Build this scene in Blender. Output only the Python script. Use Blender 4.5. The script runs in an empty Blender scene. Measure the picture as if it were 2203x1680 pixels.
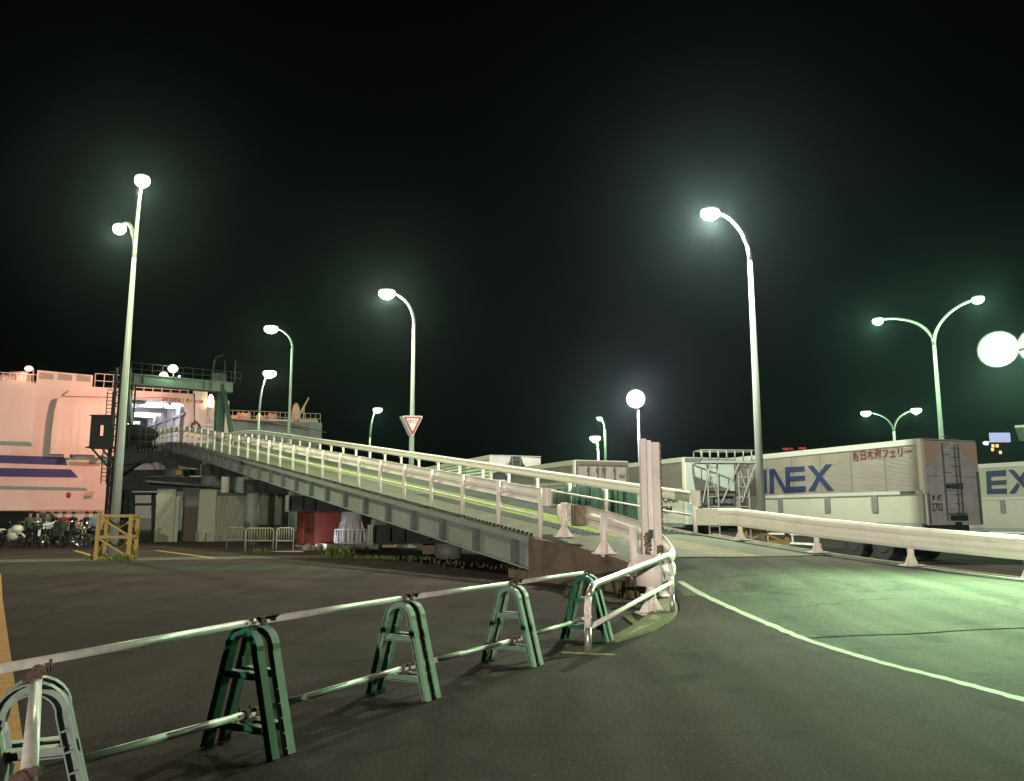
import bpy, bmesh, math, random
import numpy as np
from mathutils import Vector, Matrix, Euler
random.seed(7)
SC = bpy.context.scene
COL = SC.collection
# ------------------------------------------------------------------ camera
F, PITCH, CAMH, PW, PH = 1750.0, math.radians(8.74), 1.55, 2202.0, 1680.0
cam = bpy.data.cameras.new('camera')
cam.sensor_width = 36.0
cam.lens = 36.0 * F / PW
cam.clip_start = 0.05
cam.clip_end = 3000
cam_o = bpy.data.objects.new('camera', cam)
cam_o.location = (0, 0, CAMH)
cam_o.rotation_euler = (math.radians(90) + PITCH, 0, 0)
COL.objects.link(cam_o)
SC.camera = cam_o
# ------------------------------------------------------------------ night sky
W = bpy.data.worlds.new('World')
SC.world = W
W.use_nodes = True
wn = W.node_tree.nodes
bg = wn['Background']
sky = wn.new('ShaderNodeTexSky')
sky.sky_type = 'NISHITA'
sky.sun_disc = False
sky.sun_elevation = math.radians(-6)
sky.sun_rotation = math.radians(60)
W.node_tree.links.new(sky.outputs[0], bg.inputs[0])
bg.inputs[1].default_value = 0.012
# ------------------------------------------------------------------ exposure
SC.view_settings.view_transform = 'Standard'
SC.view_settings.look = 'None'
SC.view_settings.exposure = 0.0
SC.view_settings.gamma = 1.0
SC.cycles.use_denoising = True
SC.cycles.max_bounces = 5
SC.cycles.diffuse_bounces = 3
SC.cycles.glossy_bounces = 3
SC.cycles.transmission_bounces = 4
SC.cycles.volume_bounces = 0
SC.cycles.sample_clamp_indirect = 6.0
SC.cycles.caustics_reflective = False
SC.cycles.caustics_refractive = False
HAZE = 0.00014

# lamp colours and powers (watts) --------------------------------------
GREENISH = (0.60, 1.0, 0.56)
LEMON = (0.95, 1.0, 0.62)
PINKISH = (1.0, 0.80, 0.82)
SALMON = (1.0, 0.38, 0.255)
WARM = (1.0, 0.85, 0.72)

cp, sp = math.cos(PITCH), math.sin(PITCH)
def ray(x, y):
    u = (x - PW / 2) / F; v = (PH / 2 - y) / F
    return np.array([u, cp - v * sp, sp + v * cp])
EYE = np.array([0, 0, CAMH])
def G(x, y, z=0.0):
    d = ray(x, y); return EYE + (z - CAMH) / d[2] * d
def D(x, y, Y):
    d = ray(x, y); return EYE + Y / d[1] * d
def PL(x, y, p, dirn):
    d = ray(x, y); n = np.array([-dirn[1], dirn[0]])
    return EYE + (n @ np.array(p[:2])) / (n @ d[:2]) * d

# ------------------------------------------------------------------ object helpers
def tag(o, label=None, cat=None, group=None, kind=None):
    if label: o['label'] = label
    if cat: o['category'] = cat
    if group: o['group'] = group
    if kind: o['kind'] = kind
    return o
def thing(name, label, cat, loc=(0, 0, 0), rotz=0.0, group=None):
    o = bpy.data.objects.new(name, None)
    o.empty_display_size = 0.2
    COL.objects.link(o)
    o.location = [float(c) for c in loc]; o.rotation_euler = (0, 0, rotz)
    return tag(o, label, cat, group)
def kids(o): return [c for c in bpy.data.objects if c.parent == o]
def copy_tree(o, parent=None):
    c = o.copy(); COL.objects.link(c)
    if parent is not None: c.parent = parent
    for ch in kids(o): copy_tree(ch, c)
    return c

def frame_of(d, up=(0, 0, 1)):
    d = Vector(d).normalized(); u = Vector(up)
    if abs(d.dot(u)) > 0.98: u = Vector((0, 1, 0))
    a = d.cross(u).normalized(); b = a.cross(d).normalized()
    return a, b
class MB:
    def __init__(s): s.v = []; s.f = []; s.m = []; s.s = []
    def add(s, vs, fs, mi=0, smooth=False):
        o = len(s.v); s.v += [tuple(float(c) for c in v) for v in vs]
        for f in fs: s.f.append([i + o for i in f]); s.m.append(mi); s.s.append(smooth)
        return s
    def box(s, c, d, rz=0, mi=0, M=None):
        x, y, z = d[0] / 2, d[1] / 2, d[2] / 2
        vs = [Vector((a * x, b * y, e * z)) for a, b, e in ((-1,-1,-1),(1,-1,-1),(1,1,-1),(-1,1,-1),(-1,-1,1),(1,-1,1),(1,1,1),(-1,1,1))]
        R = M if M is not None else Matrix.Rotation(rz, 3, 'Z')
        vs = [R @ v + Vector(c) for v in vs]
        return s.add(vs, [(0,3,2,1),(4,5,6,7),(0,1,5,4),(1,2,6,5),(2,3,7,6),(3,0,4,7)], mi)
    def bx(s, x0, x1, y0, y1, z0, z1, mi=0):
        return s.box(((x0+x1)/2, (y0+y1)/2, (z0+z1)/2), (x1-x0, y1-y0, z1-z0), 0, mi)
    def bar(s, p, q, w, h, up=(0, 0, 1), mi=0):
        p, q = Vector(p), Vector(q); a, b = frame_of(q - p, up)
        vs = [P + a * (i * w / 2) + b * (j * h / 2) for P in (p, q) for i, j in ((-1,-1),(1,-1),(1,1),(-1,1))]
        return s.add(vs, [(0,3,2,1),(4,5,6,7),(0,1,5,4),(1,2,6,5),(2,3,7,6),(3,0,4,7)][:], mi)
    def tube(s, pts, r, n=10, cap=True, mi=0, up=(0, 0, 1)):
        pts = [Vector(p) for p in pts]; k = len(pts)
        rs = r if isinstance(r, (list, tuple)) else [r] * k
        vs = []
        for i, p in enumerate(pts):
            d = (pts[min(i + 1, k - 1)] - pts[max(i - 1, 0)])
            a, b = frame_of(d, up)
            for j in range(n):
                t = 2 * math.pi * j / n
                vs.append(p + (a * math.cos(t) + b * math.sin(t)) * rs[i])
        fs = [(i*n+j, i*n+(j+1)%n, (i+1)*n+(j+1)%n, (i+1)*n+j) for i in range(k-1) for j in range(n)]
        s.add(vs, fs, mi, True)
        if cap:
            o = len(s.v) - len(vs)
            s.f.append([o + j for j in range(n)][::-1]); s.m.append(mi); s.s.append(False)
            s.f.append([o + (k-1)*n + j for j in range(n)]); s.m.append(mi); s.s.append(False)
        return s
    def ell(s, c, r, n=14, m=8, mi=0, M=None, z0=-1.0, z1=1.0):
        vs = []
        for i in range(m + 1):
            a = math.asin(max(-1, min(1, z0))) + (math.asin(max(-1, min(1, z1))) - math.asin(max(-1, min(1, z0)))) * i / m
            for j in range(n):
                t = 2 * math.pi * j / n
                v = Vector((r[0]*math.cos(a)*math.cos(t), r[1]*math.cos(a)*math.sin(t), r[2]*math.sin(a)))
                if M is not None: v = M @ v
                vs.append(v + Vector(c))
        fs = [(i*n+j, i*n+(j+1)%n, (i+1)*n+(j+1)%n, (i+1)*n+j) for i in range(m) for j in range(n)]
        s.add(vs, fs, mi, True)
        o = len(s.v) - len(vs)
        if z0 > -0.999: s.f.append([o+j for j in range(n)][::-1]); s.m.append(mi); s.s.append(False)
        if z1 < 0.999: s.f.append([o+m*n+j for j in range(n)]); s.m.append(mi); s.s.append(False)
        return s
    def prism(s, outline, fn, d0, d1, mi=0):
        # outline: 2-D points; fn(a, b, depth) -> 3-D point
        n = len(outline)
        vs = [fn(a, b, d0) for a, b in outline] + [fn(a, b, d1) for a, b in outline]
        fs = [list(range(n))[::-1], list(range(n, 2*n))] + [(i, (i+1)%n, n+(i+1)%n, n+i) for i in range(n)]
        return s.add(vs, fs, mi)
    def sweep(s, pts, sec, up=(0, 0, 1), mi=0, closed=True, smooth=False):
        # sweep a 2-D section (side, up) along a path
        pts = [Vector(p) for p in pts]; k = len(pts); n = len(sec); vs = []
        for i, p in enumerate(pts):
            a, b = frame_of(pts[min(i+1, k-1)] - pts[max(i-1, 0)], up)
            vs += [p + a * q[0] + b * q[1] for q in sec]
        m = n if closed else n - 1
        fs = [(i*n+j, i*n+(j+1)%n, (i+1)*n+(j+1)%n, (i+1)*n+j) for i in range(k-1) for j in range(m)]
        s.add(vs, fs, mi, smooth)
        if closed:
            o = len(s.v) - len(vs)
            s.f.append([o+j for j in range(n)][::-1]); s.m.append(mi); s.s.append(False)
            s.f.append([o+(k-1)*n+j for j in range(n)]); s.m.append(mi); s.s.append(False)
        return s
    def build(s, name, mat, parent=None, bevel=0.0, fix=True):
        me = bpy.data.meshes.new(name)
        me.from_pydata(s.v, [], s.f)
        for m in (mat if isinstance(mat, (list, tuple)) else [mat]): me.materials.append(m)
        me.polygons.foreach_set('material_index', s.m)
        me.polygons.foreach_set('use_smooth', s.s)
        if fix:
            b = bmesh.new(); b.from_mesh(me); bmesh.ops.recalc_face_normals(b, faces=b.faces); b.to_mesh(me); b.free()
        me.update()
        o = bpy.data.objects.new(name, me); COL.objects.link(o)
        if parent is not None: o.parent = parent
        if bevel:
            md = o.modifiers.new('bevel', 'BEVEL'); md.width = bevel; md.segments = 2; md.limit_method = 'ANGLE'
        return o
def struct(o, kind='structure'): o['kind'] = kind; return o

# ------------------------------------------------------------------ materials
MATS = {}
def mat(name, col, rough=0.6, metal=0.0, var=0.0, vscale=3.0, bump=0.0, bscale=40.0, col2=None, dirt=None, dscale=1.2, damt=0.5, spec=0.5, vstretch=None):
    if name in MATS: return MATS[name]
    m = bpy.data.materials.new(name); m.use_nodes = True
    nt = m.node_tree; N = nt.nodes; L = nt.links; p = N['Principled BSDF']
    p.inputs['Roughness'].default_value = rough; p.inputs['Metallic'].default_value = metal
    p.inputs['Specular IOR Level'].default_value = spec
    tc = N.new('ShaderNodeTexCoord'); src = tc.outputs['Object']
    if vstretch:
        mp = N.new('ShaderNodeMapping'); mp.inputs['Scale'].default_value = vstretch; L.new(src, mp.inputs[0]); src = mp.outputs[0]
    c = None
    if var > 0 or col2:
        nz = N.new('ShaderNodeTexNoise'); nz.inputs['Scale'].default_value = vscale; nz.inputs['Detail'].default_value = 8; nz.inputs['Roughness'].default_value = 0.65
        L.new(src, nz.inputs['Vector'])
        r = N.new('ShaderNodeValToRGB')
        a = col2 if col2 else tuple(k * (1 - var) for k in col)
        b = col if col2 else tuple(min(1, k * (1 + var)) for k in col)
        r.color_ramp.elements[0].color = (*a, 1); r.color_ramp.elements[1].color = (*b, 1)
        r.color_ramp.elements[0].position = 0.35; r.color_ramp.elements[1].position = 0.65
        L.new(nz.outputs['Fac'], r.inputs[0]); c = r.outputs[0]
    if dirt:
        nz2 = N.new('ShaderNodeTexNoise'); nz2.inputs['Scale'].default_value = dscale; nz2.inputs['Detail'].default_value = 10; nz2.inputs['Roughness'].default_value = 0.75
        L.new(src, nz2.inputs['Vector'])
        r2 = N.new('ShaderNodeValToRGB'); r2.color_ramp.elements[0].position = 0.52; r2.color_ramp.elements[1].position = 0.70
        r2.color_ramp.elements[1].color = (damt, damt, damt, 1)
        L.new(nz2.outputs['Fac'], r2.inputs[0])
        mx = N.new('ShaderNodeMixRGB'); L.new(r2.outputs[0], mx.inputs[0])
        if c is not None: L.new(c, mx.inputs[1])
        else: mx.inputs[1].default_value = (*col, 1)
        mx.inputs[2].default_value = (*dirt, 1); c = mx.outputs[0]
    if c is not None: L.new(c, p.inputs['Base Color'])
    else: p.inputs['Base Color'].default_value = (*col, 1)
    if bump > 0:
        nb = N.new('ShaderNodeTexNoise'); nb.inputs['Scale'].default_value = bscale; nb.inputs['Detail'].default_value = 5
        L.new(src, nb.inputs['Vector'])
        bp = N.new('ShaderNodeBump'); bp.inputs['Strength'].default_value = bump; bp.inputs['Distance'].default_value = 0.02
        L.new(nb.outputs['Fac'], bp.inputs['Height']); L.new(bp.outputs[0], p.inputs['Normal'])
    MATS[name] = m; return m
def emit(name, col, strength):
    if name in MATS: return MATS[name]
    m = bpy.data.materials.new(name); m.use_nodes = True
    p = m.node_tree.nodes['Principled BSDF']
    p.inputs['Base Color'].default_value = (*[min(1, c) for c in col], 1)
    p.inputs['Emission Color'].default_value = (*col, 1); p.inputs['Emission Strength'].default_value = strength
    MATS[name] = m; return m
def asphalt(name, base, light=0.35):
    m = bpy.data.materials.new(name); m.use_nodes = True
    nt = m.node_tree; N = nt.nodes; L = nt.links; p = N['Principled BSDF']
    geo = N.new('ShaderNodeNewGeometry')
    def noise(sc, det, rough=0.6):
        n = N.new('ShaderNodeTexNoise'); n.inputs['Scale'].default_value = sc; n.inputs['Detail'].default_value = det; n.inputs['Roughness'].default_value = rough
        L.new(geo.outputs['Position'], n.inputs['Vector']); return n
    big = noise(0.35, 6, 0.6); fine = noise(38, 6, 0.85)
    r = N.new('ShaderNodeValToRGB')
    r.color_ramp.elements[0].color = (*[c * 0.72 for c in base], 1); r.color_ramp.elements[1].color = (*[c * 1.3 for c in base], 1)
    r.color_ramp.elements[0].position = 0.3; r.color_ramp.elements[1].position = 0.7
    L.new(big.outputs['Fac'], r.inputs[0])
    r2 = N.new('ShaderNodeValToRGB')
    r2.color_ramp.elements[0].color = (0.38, 0.38, 0.38, 1); r2.color_ramp.elements[1].color = (1.75, 1.75, 1.75, 1)
    r2.color_ramp.elements[0].position = 0.36; r2.color_ramp.elements[1].position = 0.64
    L.new(fine.outputs['Fac'], r2.inputs[0])
    mul = N.new('ShaderNodeMixRGB'); mul.blend_type = 'MULTIPLY'; mul.inputs[0].default_value = 1
    L.new(r.outputs[0], mul.inputs[1]); L.new(r2.outputs[0], mul.inputs[2])
    # pale stones scattered in the surface
    vo = N.new('ShaderNodeTexVoronoi'); vo.inputs['Scale'].default_value = 22; L.new(geo.outputs['Position'], vo.inputs['Vector'])
    lt = N.new('ShaderNodeMath'); lt.operation = 'LESS_THAN'; lt.inputs[1].default_value = 0.16
    L.new(vo.outputs['Distance'], lt.inputs[0])
    sep = N.new('ShaderNodeSeparateColor'); L.new(vo.outputs['Color'], sep.inputs[0])
    gt = N.new('ShaderNodeMath'); gt.operation = 'GREATER_THAN'; gt.inputs[1].default_value = 0.90; L.new(sep.outputs[0], gt.inputs[0])
    mm = N.new('ShaderNodeMath'); mm.operation = 'MULTIPLY'; L.new(lt.outputs[0], mm.inputs[0]); L.new(gt.outputs[0], mm.inputs[1])
    m3 = N.new('ShaderNodeMath'); m3.operation = 'MULTIPLY'; m3.inputs[1].default_value = light * 1.6; L.new(mm.outputs[0], m3.inputs[0])
    mx = N.new('ShaderNodeMixRGB'); L.new(m3.outputs[0], mx.inputs[0]); L.new(mul.outputs[0], mx.inputs[1]); mx.inputs[2].default_value = (0.32, 0.27, 0.24, 1)
    # long wheel-worn streaks and stains
    mp = N.new('ShaderNodeMapping'); mp.inputs['Rotation'].default_value = (0, 0, math.radians(-32)); mp.inputs['Scale'].default_value = (1.6, 0.12, 1)
    L.new(geo.outputs['Position'], mp.inputs[0])
    ns = N.new('ShaderNodeTexNoise'); ns.inputs['Scale'].default_value = 1.0; ns.inputs['Detail'].default_value = 7; L.new(mp.outputs[0], ns.inputs['Vector'])
    r3 = N.new('ShaderNodeValToRGB'); r3.color_ramp.elements[0].color = (0.62, 0.62, 0.64, 1); r3.color_ramp.elements[1].color = (1.25, 1.25, 1.22, 1)
    r3.color_ramp.elements[0].position = 0.32; r3.color_ramp.elements[1].position = 0.68
    L.new(ns.outputs['Fac'], r3.inputs[0])
    m4 = N.new('ShaderNodeMixRGB'); m4.blend_type = 'MULTIPLY'; m4.inputs[0].default_value = 0.75
    L.new(mx.outputs[0], m4.inputs[1]); L.new(r3.outputs[0], m4.inputs[2])
    nd = noise(1.3, 5, 0.6)
    vm = N.new('ShaderNodeMixRGB'); vm.inputs[0].default_value = 0.35; L.new(geo.outputs['Position'], vm.inputs[1]); L.new(nd.outputs['Color'], vm.inputs[2])
    vc = N.new('ShaderNodeTexVoronoi'); vc.feature = 'DISTANCE_TO_EDGE'; vc.inputs['Scale'].default_value = 0.42; L.new(vm.outputs[0], vc.inputs['Vector'])
    rc_ = N.new('ShaderNodeValToRGB'); rc_.color_ramp.elements[0].color = (0.45, 0.45, 0.45, 1); rc_.color_ramp.elements[1].color = (1, 1, 1, 1)
    rc_.color_ramp.elements[0].position = 0.001; rc_.color_ramp.elements[1].position = 0.006
    L.new(vc.outputs['Distance'], rc_.inputs[0])
    st_ = noise(0.8, 4, 0.7); rs_ = N.new('ShaderNodeValToRGB'); rs_.color_ramp.elements[0].color = (0.5, 0.5, 0.52, 1); rs_.color_ramp.elements[1].color = (1, 1, 1, 1)
    rs_.color_ramp.elements[0].position = 0.33; rs_.color_ramp.elements[1].position = 0.44; L.new(st_.outputs['Fac'], rs_.inputs[0])
    m5 = N.new('ShaderNodeMixRGB'); m5.blend_type = 'MULTIPLY'; m5.inputs[0].default_value = 0.7; L.new(m4.outputs[0], m5.inputs[1]); L.new(rc_.outputs[0], m5.inputs[2])
    m6 = N.new('ShaderNodeMixRGB'); m6.blend_type = 'MULTIPLY'; m6.inputs[0].default_value = 0.8; L.new(m5.outputs[0], m6.inputs[1]); L.new(rs_.outputs[0], m6.inputs[2])
    L.new(m6.outputs[0], p.inputs['Base Color'])
    p.inputs['Roughness'].default_value = 0.9; p.inputs['Specular IOR Level'].default_value = 0.10
    bp = N.new('ShaderNodeBump'); bp.inputs['Strength'].default_value = 0.9; bp.inputs['Distance'].default_value = 0.02
    L.new(fine.outputs['Fac'], bp.inputs['Height']); L.new(bp.outputs[0], p.inputs['Normal'])
    MATS[name] = m; return m

M_yard = asphalt('yard asphalt', (0.053, 0.0385, 0.038))
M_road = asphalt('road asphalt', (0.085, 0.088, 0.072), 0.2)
M_lot = asphalt('lot asphalt', (0.05, 0.05, 0.046), 0.05)
M_conc = mat('concrete', (0.20, 0.185, 0.155), 0.9, var=0.3, vscale=2.5, bump=0.3, bscale=60, dirt=(0.12, 0.10, 0.08), dscale=1.5)
M_wall = mat('weathered wall', (0.15, 0.11, 0.085), 0.92, var=0.35, vscale=2.0, bump=0.4, bscale=50, dirt=(0.06, 0.045, 0.035), dscale=2.0)
M_kerb = mat('worn yellow kerb', (0.20, 0.15, 0.075), 0.9, col2=(0.11, 0.085, 0.06), vscale=7, bump=0.3, dirt=(0.10, 0.085, 0.05), dscale=5)
M_white = mat('rail white paint', (0.84, 0.82, 0.76), 0.5, var=0.05, vscale=1.5, dirt=(0.52, 0.46, 0.38), dscale=2.6, damt=0.4)
M_whitepink = mat('rail white paint with rust', (0.87, 0.82, 0.80), 0.5, var=0.05, vscale=3, dirt=(0.48, 0.34, 0.26), dscale=4.0, damt=0.35)
M_girder = mat('girder grey green paint', (0.25, 0.30, 0.275), 0.55, var=0.12, vscale=1.2, dirt=(0.20, 0.21, 0.19), dscale=0.9, damt=0.6)
M_girderdark = mat('girder stiffener paint', (0.12, 0.135, 0.135), 0.6, var=0.12, vscale=2)
M_steelgreen = mat('portal green paint', (0.035, 0.06, 0.05), 0.5, var=0.15, vscale=1.0, dirt=(0.03, 0.06, 0.05), dscale=0.8)
M_darksteel = mat('dark steel', (0.030, 0.036, 0.036), 0.6, var=0.3, vscale=2)
M_galv = mat('galvanised pipe', (0.52, 0.53, 0.50), 0.40, metal=0.12, var=0.12, vscale=9, bump=0.05, bscale=30, dirt=(0.32, 0.29, 0.25), dscale=7, damt=0.5)
M_rust = mat('rusty coupler', (0.055, 0.020, 0.012), 0.8, col2=(0.10, 0.075, 0.06), vscale=40, bump=0.4, bscale=90)
M_pole = mat('lamp pole paint', (0.24, 0.285, 0.255), 0.5, var=0.08, vscale=1.0, dirt=(0.25, 0.27, 0.24), dscale=1.5)
M_greenplastic = mat('dark green plastic', (0.008, 0.100, 0.055), 0.45, var=0.2, vscale=8, dirt=(0.09, 0.12, 0.09), dscale=9, damt=0.5)
M_greenplastic2 = mat('faded and lit green plastic', (0.115, 0.20, 0.15), 0.55, var=0.2, vscale=8, dirt=(0.07, 0.12, 0.09), dscale=9, damt=0.6)  # paler green; on rear halves it stands for light on the outer face
M_grayplastic = mat('grey green plastic', (0.20, 0.26, 0.235), 0.5, var=0.15, vscale=8, dirt=(0.05, 0.08, 0.07), dscale=9, damt=0.6)
M_yellow = mat('guard yellow paint', (0.30, 0.20, 0.018), 0.5, var=0.12, vscale=3, dirt=(0.22, 0.13, 0.04), dscale=4, damt=0.6)
M_line = mat('white road paint', (0.36, 0.34, 0.27), 0.8, var=0.25, vscale=9, dirt=(0.09, 0.085, 0.07), dscale=4.5, damt=0.9)
M_yline = mat('yellow road paint', (0.42, 0.30, 0.08), 0.8, var=0.2, vscale=6, dirt=(0.10, 0.085, 0.06), dscale=7, damt=0.9)
M_oline = mat('orange road paint', (0.50, 0.22, 0.03), 0.8, var=0.2, vscale=6, dirt=(0.20, 0.10, 0.04), dscale=9, damt=0.9)
M_hull = mat('ship white paint', (0.66, 0.63, 0.60), 0.5, var=0.04, vscale=0.9, dirt=(0.60, 0.50, 0.42), dscale=0.9, damt=0.4, vstretch=(1.2,1.2,.14))
M_hulldim = mat('ship stern paint dimmed', (0.22, 0.26, 0.24), 0.55, var=0.12, vscale=0.8, dirt=(0.13, 0.13, 0.12), dscale=0.9)  # grey stands for weaker light on the white stern
M_blue = mat('ship blue stripe', (0.030, 0.028, 0.19), 0.5, var=0.06, vscale=1)
M_teal = mat('ship teal stripe', (0.17, 0.33, 0.35), 0.5, var=0.06, vscale=1)
M_tar = mat('tar seal', (.012,.012,.011), 1.0, spec=0.0)
M_black = mat('black rubber', (0.012, 0.012, 0.012), 0.8)
M_tire = mat('tyre rubber', (0.018, 0.018, 0.018), 0.85, bump=0.2, bscale=30)
M_chrome = mat('chrome', (0.75, 0.75, 0.75), 0.15, metal=1.0)
M_letterblue = mat('lettering blue', (0.006, 0.016, 0.062), 0.5, var=0.08, vscale=3)
M_letterred = mat('lettering red', (0.085, 0.010, 0.014), 0.5)
M_letterdark = mat('lettering dark', (0.03, 0.035, 0.03), 0.6)
M_letternavy = mat('lettering navy', (0.02, 0.025, 0.07), 0.6)
M_trailer = mat('trailer corrugated panel', (0.33, 0.315, 0.28), 0.35, metal=0.25, var=0.06, vscale=0.8, dirt=(0.46, 0.42, 0.36), dscale=0.8, damt=0.5)
M_trailerw = mat('trailer smooth panel', (0.33, 0.345, 0.29), 0.5, var=0.06, vscale=0.7, dirt=(0.34, 0.33, 0.28), dscale=0.9, damt=0.5)
M_alu = mat('brushed aluminium', (0.68, 0.70, 0.72), 0.38, metal=0.35, var=0.15, vscale=1.4, bump=0.12, bscale=2.5, dirt=(0.30, 0.28, 0.26), dscale=1.6)
M_pinkpanel = mat('pinkish corner panel', (0.50, 0.37, 0.33), 0.5, var=0.05)
M_mint = mat('mint white panel', (0.34, 0.42, 0.375), 0.5, var=0.04, dirt=(0.38, 0.44, 0.40), dscale=0.8)
M_chassis = mat('chassis black', (0.02, 0.02, 0.02), 0.7, var=0.3, vscale=6)
M_tarp = mat('green tarpaulin', (0.022, 0.075, 0.045), 0.6, var=0.25, vscale=1.2, bump=0.3, bscale=3)
M_greytarp = mat('grey white tarpaulin', (0.48, 0.47, 0.45), 0.6, var=0.15, vscale=1.5, bump=0.5, bscale=3)
M_shed = mat('corrugated shed sheet', (0.29, 0.295, 0.245), 0.75, var=0.3, vscale=3.0, dirt=(0.10, 0.09, 0.07), dscale=1.3, vstretch=(4, 4, 0.35))
M_shedw = mat('pale shed panel', (0.30, 0.31, 0.25), 0.75, var=0.06, vscale=1.0, dirt=(0.27, 0.26, 0.21), dscale=1.0)
M_rustwall = mat('red painted steel', (0.15, 0.028, 0.017), 0.7, var=0.25, vscale=1.4, dirt=(0.10, 0.03, 0.02), dscale=1.6)
M_door = mat('dark brown door', (0.05, 0.028, 0.02), 0.6)
M_glass = mat('dark glass', (0.02, 0.025, 0.03), 0.08, spec=0.8)
M_signred = mat('sign red', (0.36, 0.06, 0.085), 0.4)
M_signwhite = mat('sign white', (0.74, 0.70, 0.70), 0.25)
M_wood = mat('weathered block', (0.24, 0.20, 0.14), 0.9, var=0.3, vscale=9, dirt=(0.12, 0.09, 0.06), dscale=6)
M_wire = mat('rusty wire wrap', (0.14, 0.095, 0.075), 0.85, col2=(0.26, 0.20, 0.16), vscale=40, bump=0.8, bscale=80)
M_leaf = mat('weed leaf', (0.10, 0.15, 0.035), 0.7, var=0.4, vscale=4)
M_drygrass = mat('dry grass', (0.10, 0.085, 0.035), 0.8, var=0.3, vscale=6)
M_deckdark = mat('ramp deck dark coating', (0.034, 0.050, 0.042), 0.75, var=0.25, vscale=1.6, bump=0.4, bscale=30, dirt=(0.10, 0.10, 0.07), dscale=2)
M_decklime = mat('ramp deck lime stripe', (0.155, 0.20, 0.035), 0.75, var=0.25, vscale=3, bump=0.4, bscale=30, dirt=(0.15, 0.17, 0.05), dscale=3)
M_deckolive = mat('ramp deck olive margin', (0.095, 0.093, 0.055), 0.8, var=0.3, vscale=2.5, bump=0.4, bscale=30, dirt=(0.08, 0.08, 0.05), dscale=2)
M_slab = mat('approach slab coating', (0.09, 0.115, 0.068), 0.8, var=0.3, vscale=1.2, bump=0.4, bscale=40, dirt=(0.06, 0.075, 0.05), dscale=1.6)
M_slabyel = mat('approach slab yellow wear', (0.17, 0.155, 0.06), 0.8, var=0.3, vscale=2.4, bump=0.4, bscale=40, dirt=(0.11, 0.11, 0.06), dscale=2.5)
M_skin = mat('skin', (0.45, 0.27, 0.19), 0.6)
M_hair = mat('hair', (0.012, 0.010, 0.009), 0.6)
M_water = mat('harbour water', (0.004, 0.008, 0.010), 0.12, bump=0.4, bscale=1.5)
M_farwall = mat('far facade', (0.025, 0.024, 0.028), 0.8)

E_green = emit('lamp glass greenish', (0.80, 1.0, 0.70), 5)
E_lemon = emit('lamp glass lemon', (1.0, 1.0, 0.74), 5)
E_white = emit('lamp glass white', (0.9, 0.97, 1.0), 4)
E_pink = emit('lamp glass pinkish', (1.0, 0.86, 0.90), 6)
E_salmon = emit('lamp glass salmon', (1.0, 0.45, 0.30), 4)
E_tube = emit('ship deck tube light', (0.93, 0.95, 1.0), 9)
E_win = emit('lit window', (1.0, 0.55, 0.25), 1.6)
E_board = emit('lit billboard', (0.50, 0.58, 0.86), 0.9)
E_board2 = emit('lit billboard base', (0.75, 0.40, 0.40), 0.45)
E_red = emit('red beacon', (1.0, 0.10, 0.05), .35)

def light(name, loc, power, col, parent=None, radius=0.12, spot=None, aim=None):
    l = bpy.data.lights.new(name, 'SPOT' if spot else 'POINT')
    l.energy = power; l.color = col; l.shadow_soft_size = radius
    if spot: l.spot_size = math.radians(spot); l.spot_blend = 1.0
    o = bpy.data.objects.new(name, l); COL.objects.link(o); o.location = [float(c) for c in loc]
    if aim is not None:
        o.rotation_euler = (Vector(aim) - Vector(loc)).to_track_quat('-Z', 'Y').to_euler()
    if parent is not None: o.parent = parent
    return o
def text(body, name, size, origin, xdir, updir, m, parent=None, extrude=0.004, bold=0.0, xscale=1.0, align='LEFT', width=None):
    c = bpy.data.curves.new(name, 'FONT'); c.body = body; c.size = size; c.extrude = extrude; c.offset = bold; c.align_x = align
    o = bpy.data.objects.new(name + '_tmp', c); COL.objects.link(o)
    bpy.context.view_layer.update()
    me = bpy.data.meshes.new_from_object(o.evaluated_get(bpy.context.evaluated_depsgraph_get()))
    COL.objects.unlink(o); bpy.data.objects.remove(o)
    X = Vector(xdir).normalized(); U = Vector(updir).normalized(); Z = X.cross(U)
    if width: xscale = width/max(v.co.x for v in me.vertices)
    Mx = Matrix(((X.x * xscale, U.x, Z.x, origin[0]), (X.y * xscale, U.y, Z.y, origin[1]), (X.z * xscale, U.z, Z.z, origin[2]), (0, 0, 0, 1)))
    me.transform(Mx); me.materials.clear(); me.materials.append(m)
    r = bpy.data.objects.new(name, me); COL.objects.link(r)
    if parent is not None: r.parent = parent
    return r
def cr(pts, n=6):
    pts = [np.array(p, float) for p in pts]; out = []
    P = [2*pts[0]-pts[1]] + pts + [2*pts[-1]-pts[-2]]
    for i in range(1, len(P)-2):
        for k in range(n):
            t = k / n
            out.append(0.5*((2*P[i])+(-P[i-1]+P[i+1])*t+(2*P[i-1]-5*P[i]+4*P[i+1]-P[i+2])*t*t+(-P[i-1]+3*P[i]-3*P[i+1]+P[i+2])*t**3))
    out.append(pts[-1]); return out

# ================================================================== SETTING
P0 = np.array([0.70883, 20.4496]); ANG = 0.566599
DV = np.array([-math.sin(ANG), math.cos(ANG)]); NV = np.array([math.cos(ANG), math.sin(ANG)])
RW = 5.5
def deck_z(s):
    z = 1.02486 + 0.12684 * s
    if s > 43:
        t = min(s - 43, 9); z = 1.02486 + 0.12684 * 43 + 0.12684 * t - (0.12684 - 0.05) * t * t / 18
        if s > 52: z += 0.05 * (s - 52)
    return z
def R(s, v, dz=0.0):
    q = P0 + s * DV + v * NV
    return Vector((q[0], q[1], deck_z(s) + dz))
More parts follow.
